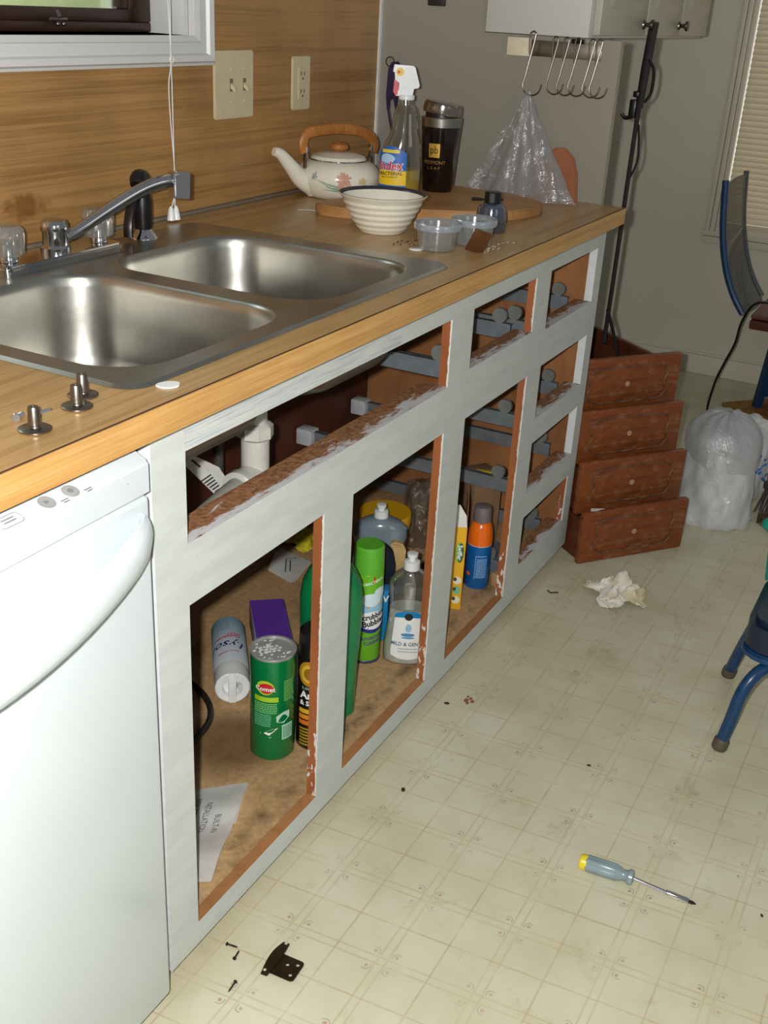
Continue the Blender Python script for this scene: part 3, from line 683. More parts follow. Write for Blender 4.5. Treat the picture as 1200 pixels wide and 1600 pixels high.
for s in (1, -1):
    bm = B(); box(bm, s*0.087-0.003, s*0.087+0.003, -0.007, 0.007, 0.056, 0.110, 0.0015); rod(bm, (s*0.080, 0, 0.104), (s*0.094, 0, 0.104), 0.003, seg=8); obj('bracket', bm, CHROME, kt)
# painted flowers, on the side that faces the camera
kr = math.atan2(0.075, -0.15); ca = to_cam(KX, KY)-kr
kprof = interp([(0.066, 0.0), (0.074, 0.003), (0.086, 0.014), (0.0945, 0.032), (0.0955, 0.047), (0.091, 0.062), (0.078, 0.074)])
kw = wrap_on(0.095, ca, 0.040, rz=kprof, lift=0.0005)
def petals(bm, cx, cy, r, n, j=0.3):
    for k in range(n):
        a = 2*PI*k/n+random.uniform(-j, j); c, s = math.cos(a), math.sin(a); q = r*random.uniform(0.7, 1.1)
        put2d(bm, disc2d(q*0.5, q*0.24, 12), kw, rot=a, dx=cx+c*q*0.45, dy=cy+s*q*0.45)
bm = B(); petals(bm, 0.012, 0.006, 0.022, 9); petals(bm, 0.020, 0.012, 0.014, 6); obj('painted_flower', bm, mat((206, 160, 138), 0.3), kt)
bm = B(); petals(bm, 0.058, 0.004, 0.014, 7); obj('painted_flower', bm, mat((204, 190, 140), 0.3), kt)
bm = B(); petals(bm, -0.056, 0.012, 0.010, 6); obj('painted_flower', bm, mat((160, 164, 176), 0.3), kt)
bm = B()
for (a, b_, c, w) in (((-0.040, 0.004), (0.0, -0.014), (0.060, -0.010), 0.0022), ((-0.028, -0.008), (0.01, -0.018), (0.062, -0.012), 0.0026), ((-0.036, -0.014), (0.02, -0.021), (0.05, -0.014), 0.0018), ((-0.052, 0.008), (-0.03, -0.004), (0.0, -0.016), 0.0012)):
    pp = [((1-t)**2*a[0]+2*t*(1-t)*b_[0]+t*t*c[0], (1-t)**2*a[1]+2*t*(1-t)*b_[1]+t*t*c[1]) for t in [k/12 for k in range(13)]]
    vs = []; fs = []
    for k, (u, v) in enumerate(pp): ww = w*math.sin(PI*(k+0.6)/13.2); vs += [(u, v-ww), (u, v+ww)]
    for k in range(12): fs.append((2*k, 2*k+2, 2*k+3, 2*k+1))
    put2d(bm, (vs, fs), kw)
obj('painted_leaves', bm, mat((138, 170, 148), 0.3), kt)
# ------------------------------------------------------------------ cutting board and what stands on it
BZ = ZC+0.021
CB = wood('maple_board', [(0.3, (156, 108, 60)), (0.55, (188, 140, 86)), (0.8, (166, 118, 68))], (8, 1.5, 8), 0.45, 0.3, rot=(0, 0, 0.9))
bm = B()
raw_pts = [(1.105, 0.500), (1.078, 0.415), (1.185, 0.280), (1.285, 0.150), (1.465, 0.130), (1.535, 0.300), (1.470, 0.440), (1.250, 0.470)]
pts = [(v.x, v.y) for v in smooth_path([(x, y, 0) for x, y in raw_pts], 6, closed=True)]
prism(bm, pts, 0.021, 'z', ZC+0.0002, bev=0.003); tag(obj('cutting_board', bm, CB), 'thick wooden cutting board under the spray bottle and travel mug', 'cutting board')
def ell_loft(bm, prof, seg=36, expo=2.3, mi=0, rot=0.0):
    """(z, rx, ry, cx) sections"""
    rings = []
    for z, rx, ry, cx in prof:
        rg = []
        for k in range(seg):
            a = 2*PI*k/seg; c, s = math.cos(a), math.sin(a); q = (abs(c)**expo+abs(s)**expo)**(-1/expo)
            rg.append(bm.verts.new((cx+rx*c*q, ry*s*q, z)))
        rings.append(rg)
    for A_, B_ in zip(rings, rings[1:]):
        for k in range(seg): bm.faces.new((A_[k], A_[(k+1) % seg], B_[(k+1) % seg], B_[k])).material_index = mi
    bm.faces.new(rings[0][::-1]).material_index = mi; bm.faces.new(rings[-1]).material_index = mi
WX, WY = 1.341, 0.427
sb = thing('spray_bottle', 'clear spray bottle with yellow liquid, blue and yellow label, white trigger head', 'spray bottle', (WX, WY, BZ), -1.02)
# local x = across the bottle (towards image right), local y = away from the camera
prof = [(0.0, 0.042, 0.030, 0), (0.004, 0.046, 0.033, 0), (0.05, 0.046, 0.033, 0), (0.085, 0.0445, 0.032, 0), (0.108, 0.040, 0.030, 0.003), (0.122, 0.034, 0.028, 0.005), (0.136, 0.030, 0.026, 0.005), (0.165, 0.0265, 0.023, 0.005), (0.180, 0.022, 0.020, 0.005), (0.186, 0.015, 0.015, 0.005), (0.198, 0.014, 0.014, 0.005)]
bm = B(); ell_loft(bm, prof); obj('bottle', bm, clear('clear_bottle_plastic', (232, 230, 222), 0.07, (150, 144, 130), 0.06, 0.20), sb)
bm = B(); ell_loft(bm, [(0.0015, 0.040, 0.028, 0), (0.005, 0.0445, 0.0315, 0), (0.052, 0.0445, 0.0315, 0)]); obj('liquid', bm, clear('yellow_liquid', (240, 210, 20), 0.70, (236, 206, 20), 0.1, 0.1), sb)
bm = B(); rod(bm, (0.005, 0, 0.01), (0.005, 0, 0.195), 0.0022, seg=8); obj('dip_tube', bm, clear('tube_plastic', (230, 230, 226), 0.35, (200, 200, 196)), sb)
# label wraps the left front of the bottle
def sbwrap(u, v, lift=0.0008):
    z = 0.05+v; rx = 0.046 if z < 0.085 else 0.046-(z-0.085)*0.3
    ry = 0.033; a = -PI/2-0.62+u/0.040; c, s = math.cos(a), math.sin(a); q = (abs(c)**2.3+abs(s)**2.3)**(-1/2.3)
    return Vector(((rx+lift)*c*q, (ry+lift)*s*q, z))
def lab(name, vf, rgb, lift, rot=0.0, dx=0, dy=0, sx=1.0, parent=sb):
    bm = B(); put2d(bm, vf, lambda u, v: sbwrap(u, v, lift), rot=rot, dx=dx, dy=dy, sx=sx); return obj(name, bm, mat(rgb, 0.35, var=0.01), parent, flat=True)
shape = lambda u: (-0.046, 0.052-((u)/0.036)**2*0.016)
ll = lab('label', grid2d(-0.034, 0.034, 0, 1, 16, 8, shape), (30, 104, 190), 0.0008)
lab('label_band', grid2d(-0.034, 0.034, -0.030, 0.001, 16, 3), (238, 200, 36), 0.0012, parent=ll)
lab('label_splash', disc2d(0.016, 0.010, 18, -0.004, 0.026), (176, 210, 236), 0.0012, parent=ll)
lab('label_band', grid2d(-0.020, 0.020, 0.038, 0.045, 10, 1), (232, 206, 60), 0.0012, parent=ll)
lab('lettering', text2d('Windex', 0.0262, 0.045, shear=0.15), (244, 240, 236), 0.0016, rot=0.06, dx=-0.008, dy=0.010, sx=0.80, parent=ll)
lab('lettering', text2d('Windex', 0.0258, 0.018, shear=0.15), (206, 28, 46), 0.0020, rot=0.06, dx=-0.008, dy=0.010, sx=0.80, parent=ll)
lab('lettering', text2d('ANTIBACTERIAL', 0.0100, 0.02), (40, 40, 30), 0.0016, rot=0.05, dx=-0.006, dy=-0.006, sx=0.9, parent=ll)
lab('lettering', text2d('MULTI-SURFACE', 0.0045, 0.02), (70, 62, 30), 0.0016, rot=0.05, dx=0.002, dy=-0.013, parent=ll)
# trigger head
bm = B(); lathe(bm, [(0.016, 0.196), (0.0175, 0.198), (0.0175, 0.204), (0.0165, 0.206)], 24, cx=0.005)
head = [(-0.012, 0.204), (0.024, 0.204), (0.0265, 0.219), (0.036, 0.221), (0.0385, 0.226), (0.036, 0.234), (0.027, 0.262), (0.022, 0.265), (-0.018, 0.266), (-0.020, 0.252), (-0.0165, 0.250), (-0.015, 0.236), (-0.006, 0.230), (-0.006, 0.218)]
prism(bm, [(u-0.007, v) for u, v in head], 0.022, 'y', -0.011, bev=0.004); hd = obj('trigger_head', bm, WHITE, sb)
bm = B(); prism(bm, [(-0.019, 0.203), (-0.0135, 0.203), (-0.0135, 0.218), (-0.015, 0.232), (-0.0235, 0.236), (-0.025, 0.212)], 0.014, 'y', -0.007, bev=0.002); obj('red_trigger', bm, mat((206, 30, 44), 0.3), hd)
bm = B(); put2d(bm, disc2d(0.0085, 0.0085, 20), flat_on((-0.013, -0.0116, 0.252), (1, 0, 0), (0, 0, 1))); st = obj('round_sticker', bm, mat((232, 194, 40), 0.4), hd)
bm = B(); put2d(bm, grid2d(-0.005, 0.001, -0.002, 0.004, 1, 1), flat_on((-0.013, -0.0122, 0.252), (1, 0, 0), (0, 0, 1)), rot=0.6); obj('sticker_mark', bm, mat((200, 50, 40), 0.4), st)
# travel mug
tm = thing('travel_mug', 'black tapered travel mug with tilted steel lid and gold logo', 'mug', (1.437, 0.379, BZ+0.0002))
bm = B(); lathe(bm, [(0.033, 0), (0.0345, 0.002), (0.0445, 0.140)], 40); mb = obj('body', bm, mat((24, 15, 14), 0.12, spec=0.6, var=0.02), tm)
bm = B(); lathe(bm, [(0.0447, 0.140), (0.0462, 0.158), (0.0445, 0.160), (0.042, 0.160)], 40, cap0=False); obj('steel_band', bm, STEEL, tm)
tl = B(); lathe(tl, [(0.037, 0.158), (0.037, 0.170)], 32); ld = obj('lid_gasket', tl, BLACK, tm)
bm = B(); lathe(bm, [(0.043, -0.006), (0.044, 0.0), (0.0425, 0.014), (0.039, 0.018), (0.012, 0.019)], 40); o = obj('lid', bm, steel('polished_lid', (170, 160, 152), 0.16), tm); o.location = (0, 0, 0.172); o.rotation_euler = Vector((rgt.x*-0.0, 0, 0)); o.rotation_euler = (Matrix.Rotation(0.14, 4, Vector((fwd.x, fwd.y, 0)).normalized())).to_euler()
ta = to_cam(1.437, 0.379)-0.30
tr = interp([(0.0345, 0.0), (0.0445, 0.140)])
tw = wrap_on(0.040, ta, 0.0, rz=tr, lift=0.0006)
GOLD = mat((206, 160, 60), 0.35, 0.3)
bm = B(); put2d(bm, grid2d(-0.0125, 0.0125, 0.076, 0.106, 6, 1), tw); lg = obj('gold_logo', bm, GOLD, tm, flat=True)
bm = B(); put2d(bm, text2d('pb', 0.024, 0.0), wrap_on(0.040, ta, 0.0, rz=tr, lift=0.0011), dy=0.092, sx=0.8); obj('logo_letters', bm, BLACK, lg, flat=True)
bm = B(); put2d(bm, text2d('PIEDMONT', 0.0105, 0.0), tw, dy=0.065, sx=1.05); put2d(bm, text2d('L E A F', 0.008, 0.0), tw, dy=0.053, sx=1.3); obj('gold_lettering', bm, mat((150, 116, 54), 0.4, 0.2), tm, flat=True)
bm = B(); tube(bm, smooth_path([(0, 0, 0.003), (0.012, -0.02, 0.003), (0.03, -0.045, 0.004), (0.035, -0.06, 0.004)], 4), [0.004]*4+[0.0025]*9, 8)
o = obj('small_black_tool', bm, BLACK); o.location = (1.372, 0.262, BZ); tag(o, 'thin black metal tool lying on the cutting board', 'tool')
# ------------------------------------------------------------------ bowl, tubs, bottle, tag
bw = thing('bowl', 'cream ribbed stoneware bowl with dark rim stripe', 'bowl', (1.012, 0.292, ZC))
prof = [(0.040, 0.0), (0.044, 0.002), (0.045, 0.006)]
for k in range(1, 30):
    z = 0.006+0.064*k/30; r = 0.045+0.037*(k/30)**0.75 + 0.0011*math.sin(k/30*2*PI*5.5)
    prof.append((r, z))
prof += [(0.0855, 0.0705), (0.0865, 0.0725), (0.0850, 0.0735)]
bm = B(); lathe(bm, prof + [(0.0800, 0.0700), (0.072, 0.050), (0.056, 0.025), (0.036, 0.010), (0.004, 0.007)], 56); bo = obj('body', bm, mat((222, 216, 198), 0.2, var=0.02), bw, sharp=60)
bm = B(); lathe(bm, [(0.0852, 0.0737), (0.0836, 0.0740), (0.0800, 0.0706), (0.0788, 0.0668)], 56, cap0=False, cap1=False); obj('rim_stripe', bm, mat((48, 46, 58), 0.25), bo, sharp=60)
TUB = clear('deli_tub_plastic', (236, 238, 238), 0.15, (206, 212, 214), 0.10, 0.20)
TUBRIM = clear('deli_tub_rim_plastic', (226, 232, 238), 0.36, (204, 214, 224), 0.12, 0.2)
def deli(x, y, label, lid=False):
    t = thing('deli_cup', label, 'plastic cup', (x, y, ZC), 0, 'clear plastic deli cups on the counter')
    bm = B(); lathe(bm, [(0.031, 0.0), (0.033, 0.002), (0.0395, 0.045), (0.0385, 0.045), (0.032, 0.003), (0.003, 0.003)], 40, cap0=True); obj('cup', bm, TUB, t)
    bm = B(); lathe(bm, [(0.0395, 0.038), (0.0435, 0.038), (0.044, 0.047), (0.0425, 0.0495), (0.0395, 0.0485)], 40, cap0=False, cap1=False); obj('rim', bm, TUBRIM, t); return t
deli(0.932, 0.133, 'empty clear plastic deli cup beside the bowl')
deli(1.020, 0.100, 'clear plastic deli cup holding scraps behind the brown tag')
bm = B(); box(bm, -0.017, 0.017, -0.0015, 0.0015, 0, 0.048, 0.001)
o = obj('brown_tag', bm, mat((84, 52, 30), 0.12, spec=0.7)); o.location = (0.956, 0.070, ZC+0.0002); o.rotation_euler = (0.42, 0.30, -0.95); tag(o, 'glossy brown plastic tag leaning against the rear deli cup', 'tag')
jb = thing('ink_bottle', 'small blue grey bottle with black cap beside cutting board', 'bottle', (1.168, 0.128, ZC))
bm = B(); lathe(bm, [(0.028, 0), (0.030, 0.003), (0.031, 0.030), (0.027, 0.048), (0.018, 0.056), (0.014, 0.057)], 32); obj('body', bm, clear('blue_grey_plastic', (110, 122, 150), 0.55, (74, 84, 108), 0.12, 0.2), jb)
bm = B(); lathe(bm, [(0.0155, 0.057), (0.0165, 0.058), (0.0165, 0.076), (0.014, 0.078)], 28, fn=lambda a, z: 1+0.03*math.cos(18*a)); obj('cap', bm, BLACK, jb)
bm = B()
for _ in range(46):
    x, y = random.gauss(0.985, 0.035), random.gauss(0.185, 0.02)
    ellipsoid(bm, (x, y, ZC+0.0015), (random.uniform(0.001, 0.004), random.uniform(0.001, 0.003), 0.0015), 6, 4)
o = obj('crumbs', bm, mat((96, 62, 34), 0.8)); tag(o, 'brown crumbs scattered on counter between bowl and deli cups', 'crumbs', kind='stuff')
bm = B()
for _ in range(18):
    x, y = random.gauss(1.03, 0.03), random.gauss(0.055, 0.006)
    ellipsoid(bm, (x, y, ZC+0.001), (random.uniform(0.002, 0.006), random.uniform(0.001, 0.003), 0.001), 6, 4)
o = obj('plaster_crumbs', bm, mat((200, 190, 165), 0.8)); tag(o, 'pale crumbs on counter right of the deli cups', 'crumbs', kind='stuff')
# ------------------------------------------------------------------ grey end wall: rail, hooks, bag, tools
rl = thing('hook_rail', 'steel rail with cream left end on the grey wall', 'rail', (1.672, 0.22, 1.242))
bm = B(); box(bm, -0.005, -0.0008, -0.116, 0.066, -0.017, 0.017, 0.001); obj('bar', bm, steel('dull_rail_steel', (150, 146, 134), 0.35), rl)
bm = B(); box(bm, -0.0085, -0.0008, 0.054, 0.112, -0.019, 0.021, 0.002); obj('cream_end', bm, mat((226, 216, 190), 0.25), rl)  # cream block over the left end of the bar
bm = B(); rod(bm, (-0.009, -0.045, 0.020), (-0.009, -0.075, 0.020), 0.005, seg=10); obj('clip', bm, BLACK, rl)
HOOKX = {0.180: 1.662, 0.102: 1.661}
def shook(y, z, label, big=False):
    k = 1.12 if big else 1.0
    bm = B()
    P = [(0.002, 0.010, -0.030), (-0.006, 0.010, 0.012), (-0.007, 0.004, 0.022), (-0.011, -0.003, 0.020), (-0.012, -0.004, 0.010), (-0.016, 0.008, -0.06), (-0.017, 0.012, -0.080), (-0.018, 0.006, -0.093), (-0.021, -0.010, -0.099), (-0.024, -0.026, -0.092), (-0.026, -0.032, -0.076)]
    P = [(a-0.003, b_*k, c*k) for a, b_, c in P]
    tube(bm, smooth_path(P, 5), 0.0019, 8)
    o = obj('wire_hook', bm, BRUSHED); o.location = (HOOKX.get(round(y, 3), 1.668), y, z); tag(o, label, 'hook', 'wire hooks on the rail'); return o
shook(0.264, 1.252, 'large wire hook carrying the clear plastic bag', True)
for y, l in ((0.208, 'empty wire hook on the rail, first to the right of the bag'), (0.180, 'empty wire hook on the rail, second to the right of the bag'), (0.155, 'empty wire hook on the rail, third to the right of the bag'), (0.121, 'empty wire hook at rail end, left one of the pair'), (0.102, 'empty wire hook at rail end, right one of the pair')): shook(y, 1.247, l)
pb = B()
nu, nv = 60, 26; rings = []
for j in range(nv+1):
    t = j/nv; z = 1.148-(1.148-0.916)*t
    half = 0.006+0.118*t**1.05; yc = 0.262-0.02*t; dep = 0.008+0.040*t**0.9
    rg = []
    for i in range(nu):
        a = 2*PI*i/nu; fold = 1+0.20*math.sin(7*a+1.3*t)*(0.4+0.6*t)*0.6+0.10*math.sin(13*a+4*t)
        x = 1.655-dep+dep*math.cos(a)*0.9*min(1.1, fold); y = yc+half*math.sin(a)*fold*(1.0 if math.sin(a) > 0 else 0.98)
        rg.append(pb.verts.new((min(x, 1.668), y, z)))
    rings.append(rg)
for A_, B_ in zip(rings, rings[1:]):
    for k in range(nu): pb.faces.new((A_[k], A_[(k+1) % nu], B_[(k+1) % nu], B_[k]))
tag(obj('plastic_bag', pb, crinkle('clear_bag_film', (244, 244, 244), 0.20, (222, 222, 224), 20.0, 0.6), sharp=60), 'crumpled clear plastic bag hanging from large wire hook', 'bag')
bm = B(); prism(bm, [(0.118, 0), (0.125, 0.06), (0.138, 0.098), (0.162, 0.118), (0.186, 0.116), (0.205, 0.100), (0.213, 0.078), (0.210, 0.0)], 0.010, 'x', 1.6606, bev=0.003)
o = obj('wooden_paddle', bm, mat((150, 92, 56), 0.6)); o.location = (0, 0, ZC+0.0004); tag(o, 'orange brown round topped board leaning behind the plastic bag', 'board')
pu = thing('purple_opener', 'dark purple plastic opener with wire ring on the grey wall', 'opener', (1.672, 0.625, 1.06))
bm = B()
outline = [(0.008, 0.128), (-0.008, 0.130), (-0.018, 0.118), (-0.016, 0.070), (-0.012, 0.030), (-0.008, 0.018), (-0.002, 0.040), (0.004, 0.044), (0.009, 0.036), (0.008, 0.016), (-0.004, -0.030), (0.002, -0.032), (0.016, 0.020), (0.020, 0.050), (0.017, 0.112)]
prism(bm, outline, 0.009, 'x', -0.0098, bev=0.002); obj('body', bm, mat((40, 24, 66), 0.3), pu)
bm = B(); tube(bm, [(-0.010, 0.012+0.011*math.cos(2*PI*k/14), 0.128+0.011*math.sin(2*PI*k/14)) for k in range(14)], 0.0014, 6, closed=True); obj('wire_ring', bm, BLACK, pu)
bm = B(); box(bm, 1.664, 1.6715, 0.50, 0.545, 1.318, 1.352, 0.002); tag(obj('wall_magnet', bm, mat((40, 36, 36), 0.5)), 'dark flat magnet high on the grey wall at picture top', 'magnet')
# ------------------------------------------------------------------ overhead cabinet with leash
oc = thing('overhead_cabinet', 'white three door overhead cabinet with small knobs at picture top', 'cabinet', (1.660, 0.137, 1.270))
CABW = plaster('white_cabinet_paint', (206, 206, 200), 0.35); CABD = plaster('cabinet_door_paint', (186, 182, 166), 0.35)
bm = B(); box(bm, 0.0, 1.035, 0.0, 0.252, 0.0, 0.70, 0.002); obj('carcass', bm, CABW, oc)
KN = steel('dark_nickel', (126, 120, 110), 0.3)
for i, (x0, x1, kx) in enumerate(((0.022, 0.385, 0.360), (0.392, 0.722, 0.700), (0.729, 1.028, None))):
    bm = B(); box(bm, x0, x1, -0.018, -0.0005, 0.006, 0.69, 0.003)
    pr = rrect(x0+0.05, x1-0.05, 0.062, 0.64, 0.008, 3); pr2 = rrect(x0+0.066, x1-0.066, 0.078, 0.624, 0.006, 3)
    a = [bm.verts.new((u, -0.0182, v)) for u, v in pr]; b_ = [bm.verts.new((u, -0.0245, v)) for u, v in pr2]
    for k in range(len(a)): bm.faces.new((a[k], a[(k+1) % len(a)], b_[(k+1) % len(a)], b_[k]))
    bm.faces.new(b_)
    dr = obj('door', bm, CABD, oc)
    if kx:
        bm = B()
        for (r, y) in ():
            pass
        tube(bm, [(kx, -0.018, 0.032), (kx, -0.022, 0.032), (kx, -0.026, 0.032), (kx, -0.034, 0.032), (kx, -0.038, 0.032), (kx, -0.044, 0.032), (kx, -0.046, 0.032)], [0.011, 0.010, 0.005, 0.006, 0.013, 0.013, 0.006], 18); obj('knob', bm, KN, dr)
le = thing('dog_leash', 'black leash with clips hanging from the overhead cabinet knob', 'leash', (2.020, 0.0985, 1.298))
STRAP = mat((22, 14, 14), 0.7)
bm = B(); tube(bm, [(0, -0.006, 0.012), (0.0, 0.0, -0.10), (-0.004, 0.002, -0.19)], [0.012, 0.012, 0.010], 8, flat=0.35); obj('doubled_strap', bm, STRAP, le)
bm = B(); tube(bm, smooth_path([(-0.004, 0.002, -0.18), (-0.006, 0.003, -0.35), (0.0, 0.006, -0.60), (0.004, 0.009, -0.79), (0.0, 0.008, -0.81)], 6), 0.0062, 8, flat=0.5); obj('strap', bm, STRAP, le)
bm = B(); tube(bm, smooth_path([(0.0, -0.006, -0.075), (0.0, -0.022, -0.10), (0.0, -0.023, -0.15), (0.0, -0.010, -0.175)], 5), 0.009, 8, flat=0.4); obj('strap_loop', bm, STRAP, le)
bm = B(); box(bm, -0.012, 0.004, 0.004, 0.020, -0.165, -0.150, 0.003); box(bm, -0.012, 0.002, 0.008, 0.026, -0.215, -0.170, 0.003); tube(bm, smooth_path([(-0.005, 0.016, -0.212), (-0.005, 0.034, -0.216), (-0.005, 0.044, -0.206)], 4), 0.005, 8); obj('clip', bm, BLACK, le)
bm = B(); tube(bm, smooth_path([(0.002, -0.002, -0.23), (0.002, -0.010, -0.28), (0.002, -0.012, -0.32), (0.0, 0.0, -0.36)], 5), 0.0028, 6); obj('cord', bm, BLACK, le)
bm = B(); tube(bm, smooth_path([(-0.02, 0.005, -0.71), (0.0, -0.016, -0.78), (0.01, -0.032, -0.84), (0.015, -0.035, -0.88)], 5), 0.005, 6); obj('strap_end', bm, STRAP, le)
# ------------------------------------------------------------------ stack of drawers on the floor
DSIDE = wood('drawer_side_wood', [(0.3, (84, 42, 22)), (0.6, (112, 60, 34)), (0.8, (96, 50, 28))], (3, 3, 8), 0.5, 0.3)
def drawer_mat():
    b = N('worn_stained_front'); v = b.coord((4, 18, 18))
    a = b.noise(v, 2.2, 5.0, 0.6, 0.4)
    col = b.ramp(a, [(0.25, (84, 40, 16)), (0.5, (130, 68, 30)), (0.8, (104, 52, 24))])
    wv = b.noise(b.coord((7, 7, 22)), 2.5, 6.0, 0.75)
    col = b.mix(b.n('MapRange', {0: wv, 1: 0.52, 2: 0.80, 3: 0.0, 4: 0.6}).outputs[0], col, lin((176, 150, 124)))
    return b.done(b.bsdf(col, 0.42, 0, 0.4))
DFRONT = drawer_mat()
FW, FH, BD = 0.335, 0.148, 0.44
def make_drawer():
    t = thing('drawer', 'drawer', 'drawer', (0, 0, 0), 0, 'stained drawers stacked beside the cabinet')
    bm = B(); box(bm, 0, FW, 0, 0.018, 0, FH, 0.004)
    # routed cathedral frame
    P = [(0.052, 0.034), (0.080, 0.026), (FW-0.080, 0.026), (FW-0.052, 0.034), (FW-0.042, 0.052), (FW-0.050, FH/2), (FW-0.042, FH-0.052), (FW-0.052, FH-0.034), (FW-0.080, FH-0.026), (0.080, FH-0.026), (0.052, FH-0.034), (0.042, FH-0.052), (0.050, FH/2), (0.042, 0.052)]
    fr = obj('front', bm, DFRONT, t)
    bm = B(); tube(bm, smooth_path([(u, -0.0008, v) for u, v in P], 3, closed=True), 0.0022, 6, closed=True, flat=1.0); obj('routed_groove', bm, mat((110, 78, 56), 0.5, var=0.35, scale=40), fr)
    bm = B(); rod(bm, (FW/2, 0.0, FH/2), (FW/2, -0.0012, FH/2), 0.0075, seg=18); obj('bare_knob_spot', bm, mat((178, 140, 108), 0.7), fr)
    for nm, c in (('side', (0.014, 0.026, 0.018, BD, 0.0, 0.114)), ('side', (FW-0.026, FW-0.014, 0.018, BD, 0.0, 0.114)), ('back', (0.026, FW-0.026, BD-0.012, BD, 0.012, 0.106)), ('bottom', (0.026, FW-0.026, 0.018, BD-0.012, 0.006, 0.012))):
        bm = B(); box(bm, *c); obj(nm, bm, DSIDE, t, flat=True)
    return t
dpos = [(1.6202, -0.0196, 0.0006, 'lowest stained wood drawer of the stack with paint chip on top'), (1.662, 0.017, 0.1196, 'second lowest stained wood drawer in the floor stack'), (1.702, 0.054, 0.2386, 'second from top stained wood drawer in the floor stack'), (1.745, 0.090, 0.3576, 'topmost stained wood drawer in the floor stack')]
d0 = make_drawer()
drs = [d0]+[copy_tree(d0) for _ in range(3)]
for d_, (x, y, z, l) in zip(drs, dpos): d_.location = (x, y, z); d_.rotation_euler = (0, 0, math.atan2(-0.619, 0.786)); d_['label'] = l
bm = B(); prism(bm, [(0, 0), (0.016, -0.004), (0.03, 0.0), (0.045, 0.002), (0.022, 0.010), (0.010, 0.014)], 0.0008, 'z')
o = obj('paint_chip', bm, WHITE); o.location = (1.645, -0.028, 0.149); o.rotation_euler = (0, 0, -0.67); tag(o, 'white paint chip on the front edge of the lowest drawer', 'flake')
# ------------------------------------------------------------------ bags, mat, broom on the floor at right
BAGX, BAGY = 2.135, -0.250
def bagmesh(R, H, sx, sy, seedv, lump=0.10, top=0.75, nu=48, nv=28):
    bm = B(); rnd = random.Random(seedv); ph = [rnd.uniform(0, 6) for _ in range(8)]; rings = []
    for j in range(nv+1):
        t = j/nv; z = H*t
        r = R*((1.05-0.12*t) if t < 0.9 else (1.05-0.12*t)*(1-((t-0.9)/0.1)**2*(1-top)))
        rg = []
        for i in range(nu):
            a = 2*PI*i/nu
            q = 1+lump*(0.5*math.sin(3*a+ph[0]+3*t)+0.35*math.sin(5*a+ph[1]-6*t)+0.25*math.sin(9*a+ph[2]+9*t)+0.2*math.sin(14*a+ph[3]-11*t))
            if t < 0.08: q *= 0.90+0.10*t/0.08+0.06*math.sin(11*a+ph[4])
            rg.append(bm.verts.new((r*q*sx*math.cos(a), r*q*sy*math.sin(a), max(0.0005, z+0.006*math.sin(6*a+ph[5])*t))))
        rings.append(rg)
    for A_, B_ in zip(rings, rings[1:]):
        for k in range(nu): bm.faces.new((A_[k], A_[(k+1) % nu], B_[(k+1) % nu], B_[k]))
    bm.faces.new(rings[0][::-1]); return bm, rings
tb = thing('trash_bag', 'white plastic trash bag standing on the floor right of drawers', 'bag', (BAGX, BAGY, 0.0003))
FILM = crinkle('white_bag_film', (236, 238, 240), 0.86, (240, 243, 244), 16.0, 0.7)
bm, rg = bagmesh(0.105, 0.225, 1.0, 1.0, 3, 0.10, 0.98); bb = obj('body', bm, FILM, tb, sharp=60)
# folded, see-through upper part slumping over the rim
bm = B(); nu, nv = 48, 16; rings = []
for j in range(nv+1):
    t = j/nv; z = 0.20+0.125*math.sin(t*PI/2)
    r = 0.102*(1.04 if t < 0.2 else 1.04*math.cos((t-0.2)/0.8*PI/2*0.96))
    rings.append([bm.verts.new((r*math.cos(2*PI*i/nu)*(1+0.05*math.sin(7*2*PI*i/nu+4*t)), r*math.sin(2*PI*i/nu)*(1+0.05*math.sin(5*2*PI*i/nu-3*t)), z+0.02*math.cos(2*PI*i/nu-0.8)*(1-t)+0.004*math.sin(12*2*PI*i/nu+6*t))) for i in range(nu)])
for A_, B_ in zip(rings, rings[1:]):
    for k in range(nu): bm.faces.new((A_[k], A_[(k+1) % nu], B_[(k+1) % nu], B_[k]))
bm.faces.new(rings[-1])
obj('folded_top', bm, crinkle('thin_bag_film', (232, 234, 236), 0.48, (226, 229, 230), 22.0, 0.8), tb, sharp=60)
sbg = thing('shopping_bag', 'white shopping bag with blue print behind the trash bag', 'bag', (2.40, -0.262, 0.0003))
bm, rg = bagmesh(0.105, 0.23, 1.0, 0.85, 9, 0.14, 0.5); bm.faces.new(rg[-1]); obj('body', bm, FILM, sbg, sharp=60)
bm = B(); a0 = to_cam(2.40, -0.262)+0.75
for k in range(16):
    u, v = random.uniform(-0.03, 0.05), random.uniform(-0.055, 0.045)
    put2d(bm, disc2d(random.uniform(0.005, 0.012), random.uniform(0.003, 0.006), 10), lambda p, q: Vector((0.125*math.cos(a0+p/0.11), 0.112*math.sin(a0+p/0.11), 0.125+q)), rot=random.uniform(0, 3), dx=u, dy=v)
obj('blue_print', bm, mat((54, 116, 186), 0.5), sbg)
def mat_mat():
    b = N('mottled_mat'); v = b.coord(); a = b.noise(v, 7.0, 5.0, 0.65, 0.8); f = b.noise(v, 60.0, 3.0)
    col = b.ramp(a, [(0.25, (88, 52, 26)), (0.45, (142, 96, 44)), (0.6, (168, 130, 70)), (0.8, (110, 70, 34))])
    return b.done(b.bsdf(col, 0.8, 0, 0.2, b.bump(f, 0.4, 0.003)))
bm = B(); prism(bm, [(2.52, -0.345), (2.62, -0.25), (2.85, -0.13), (3.20, -0.045), (3.38, -0.20), (3.40, -0.75), (2.55, -0.75)], 0.010, 'z', 0.0, bev=0.003)
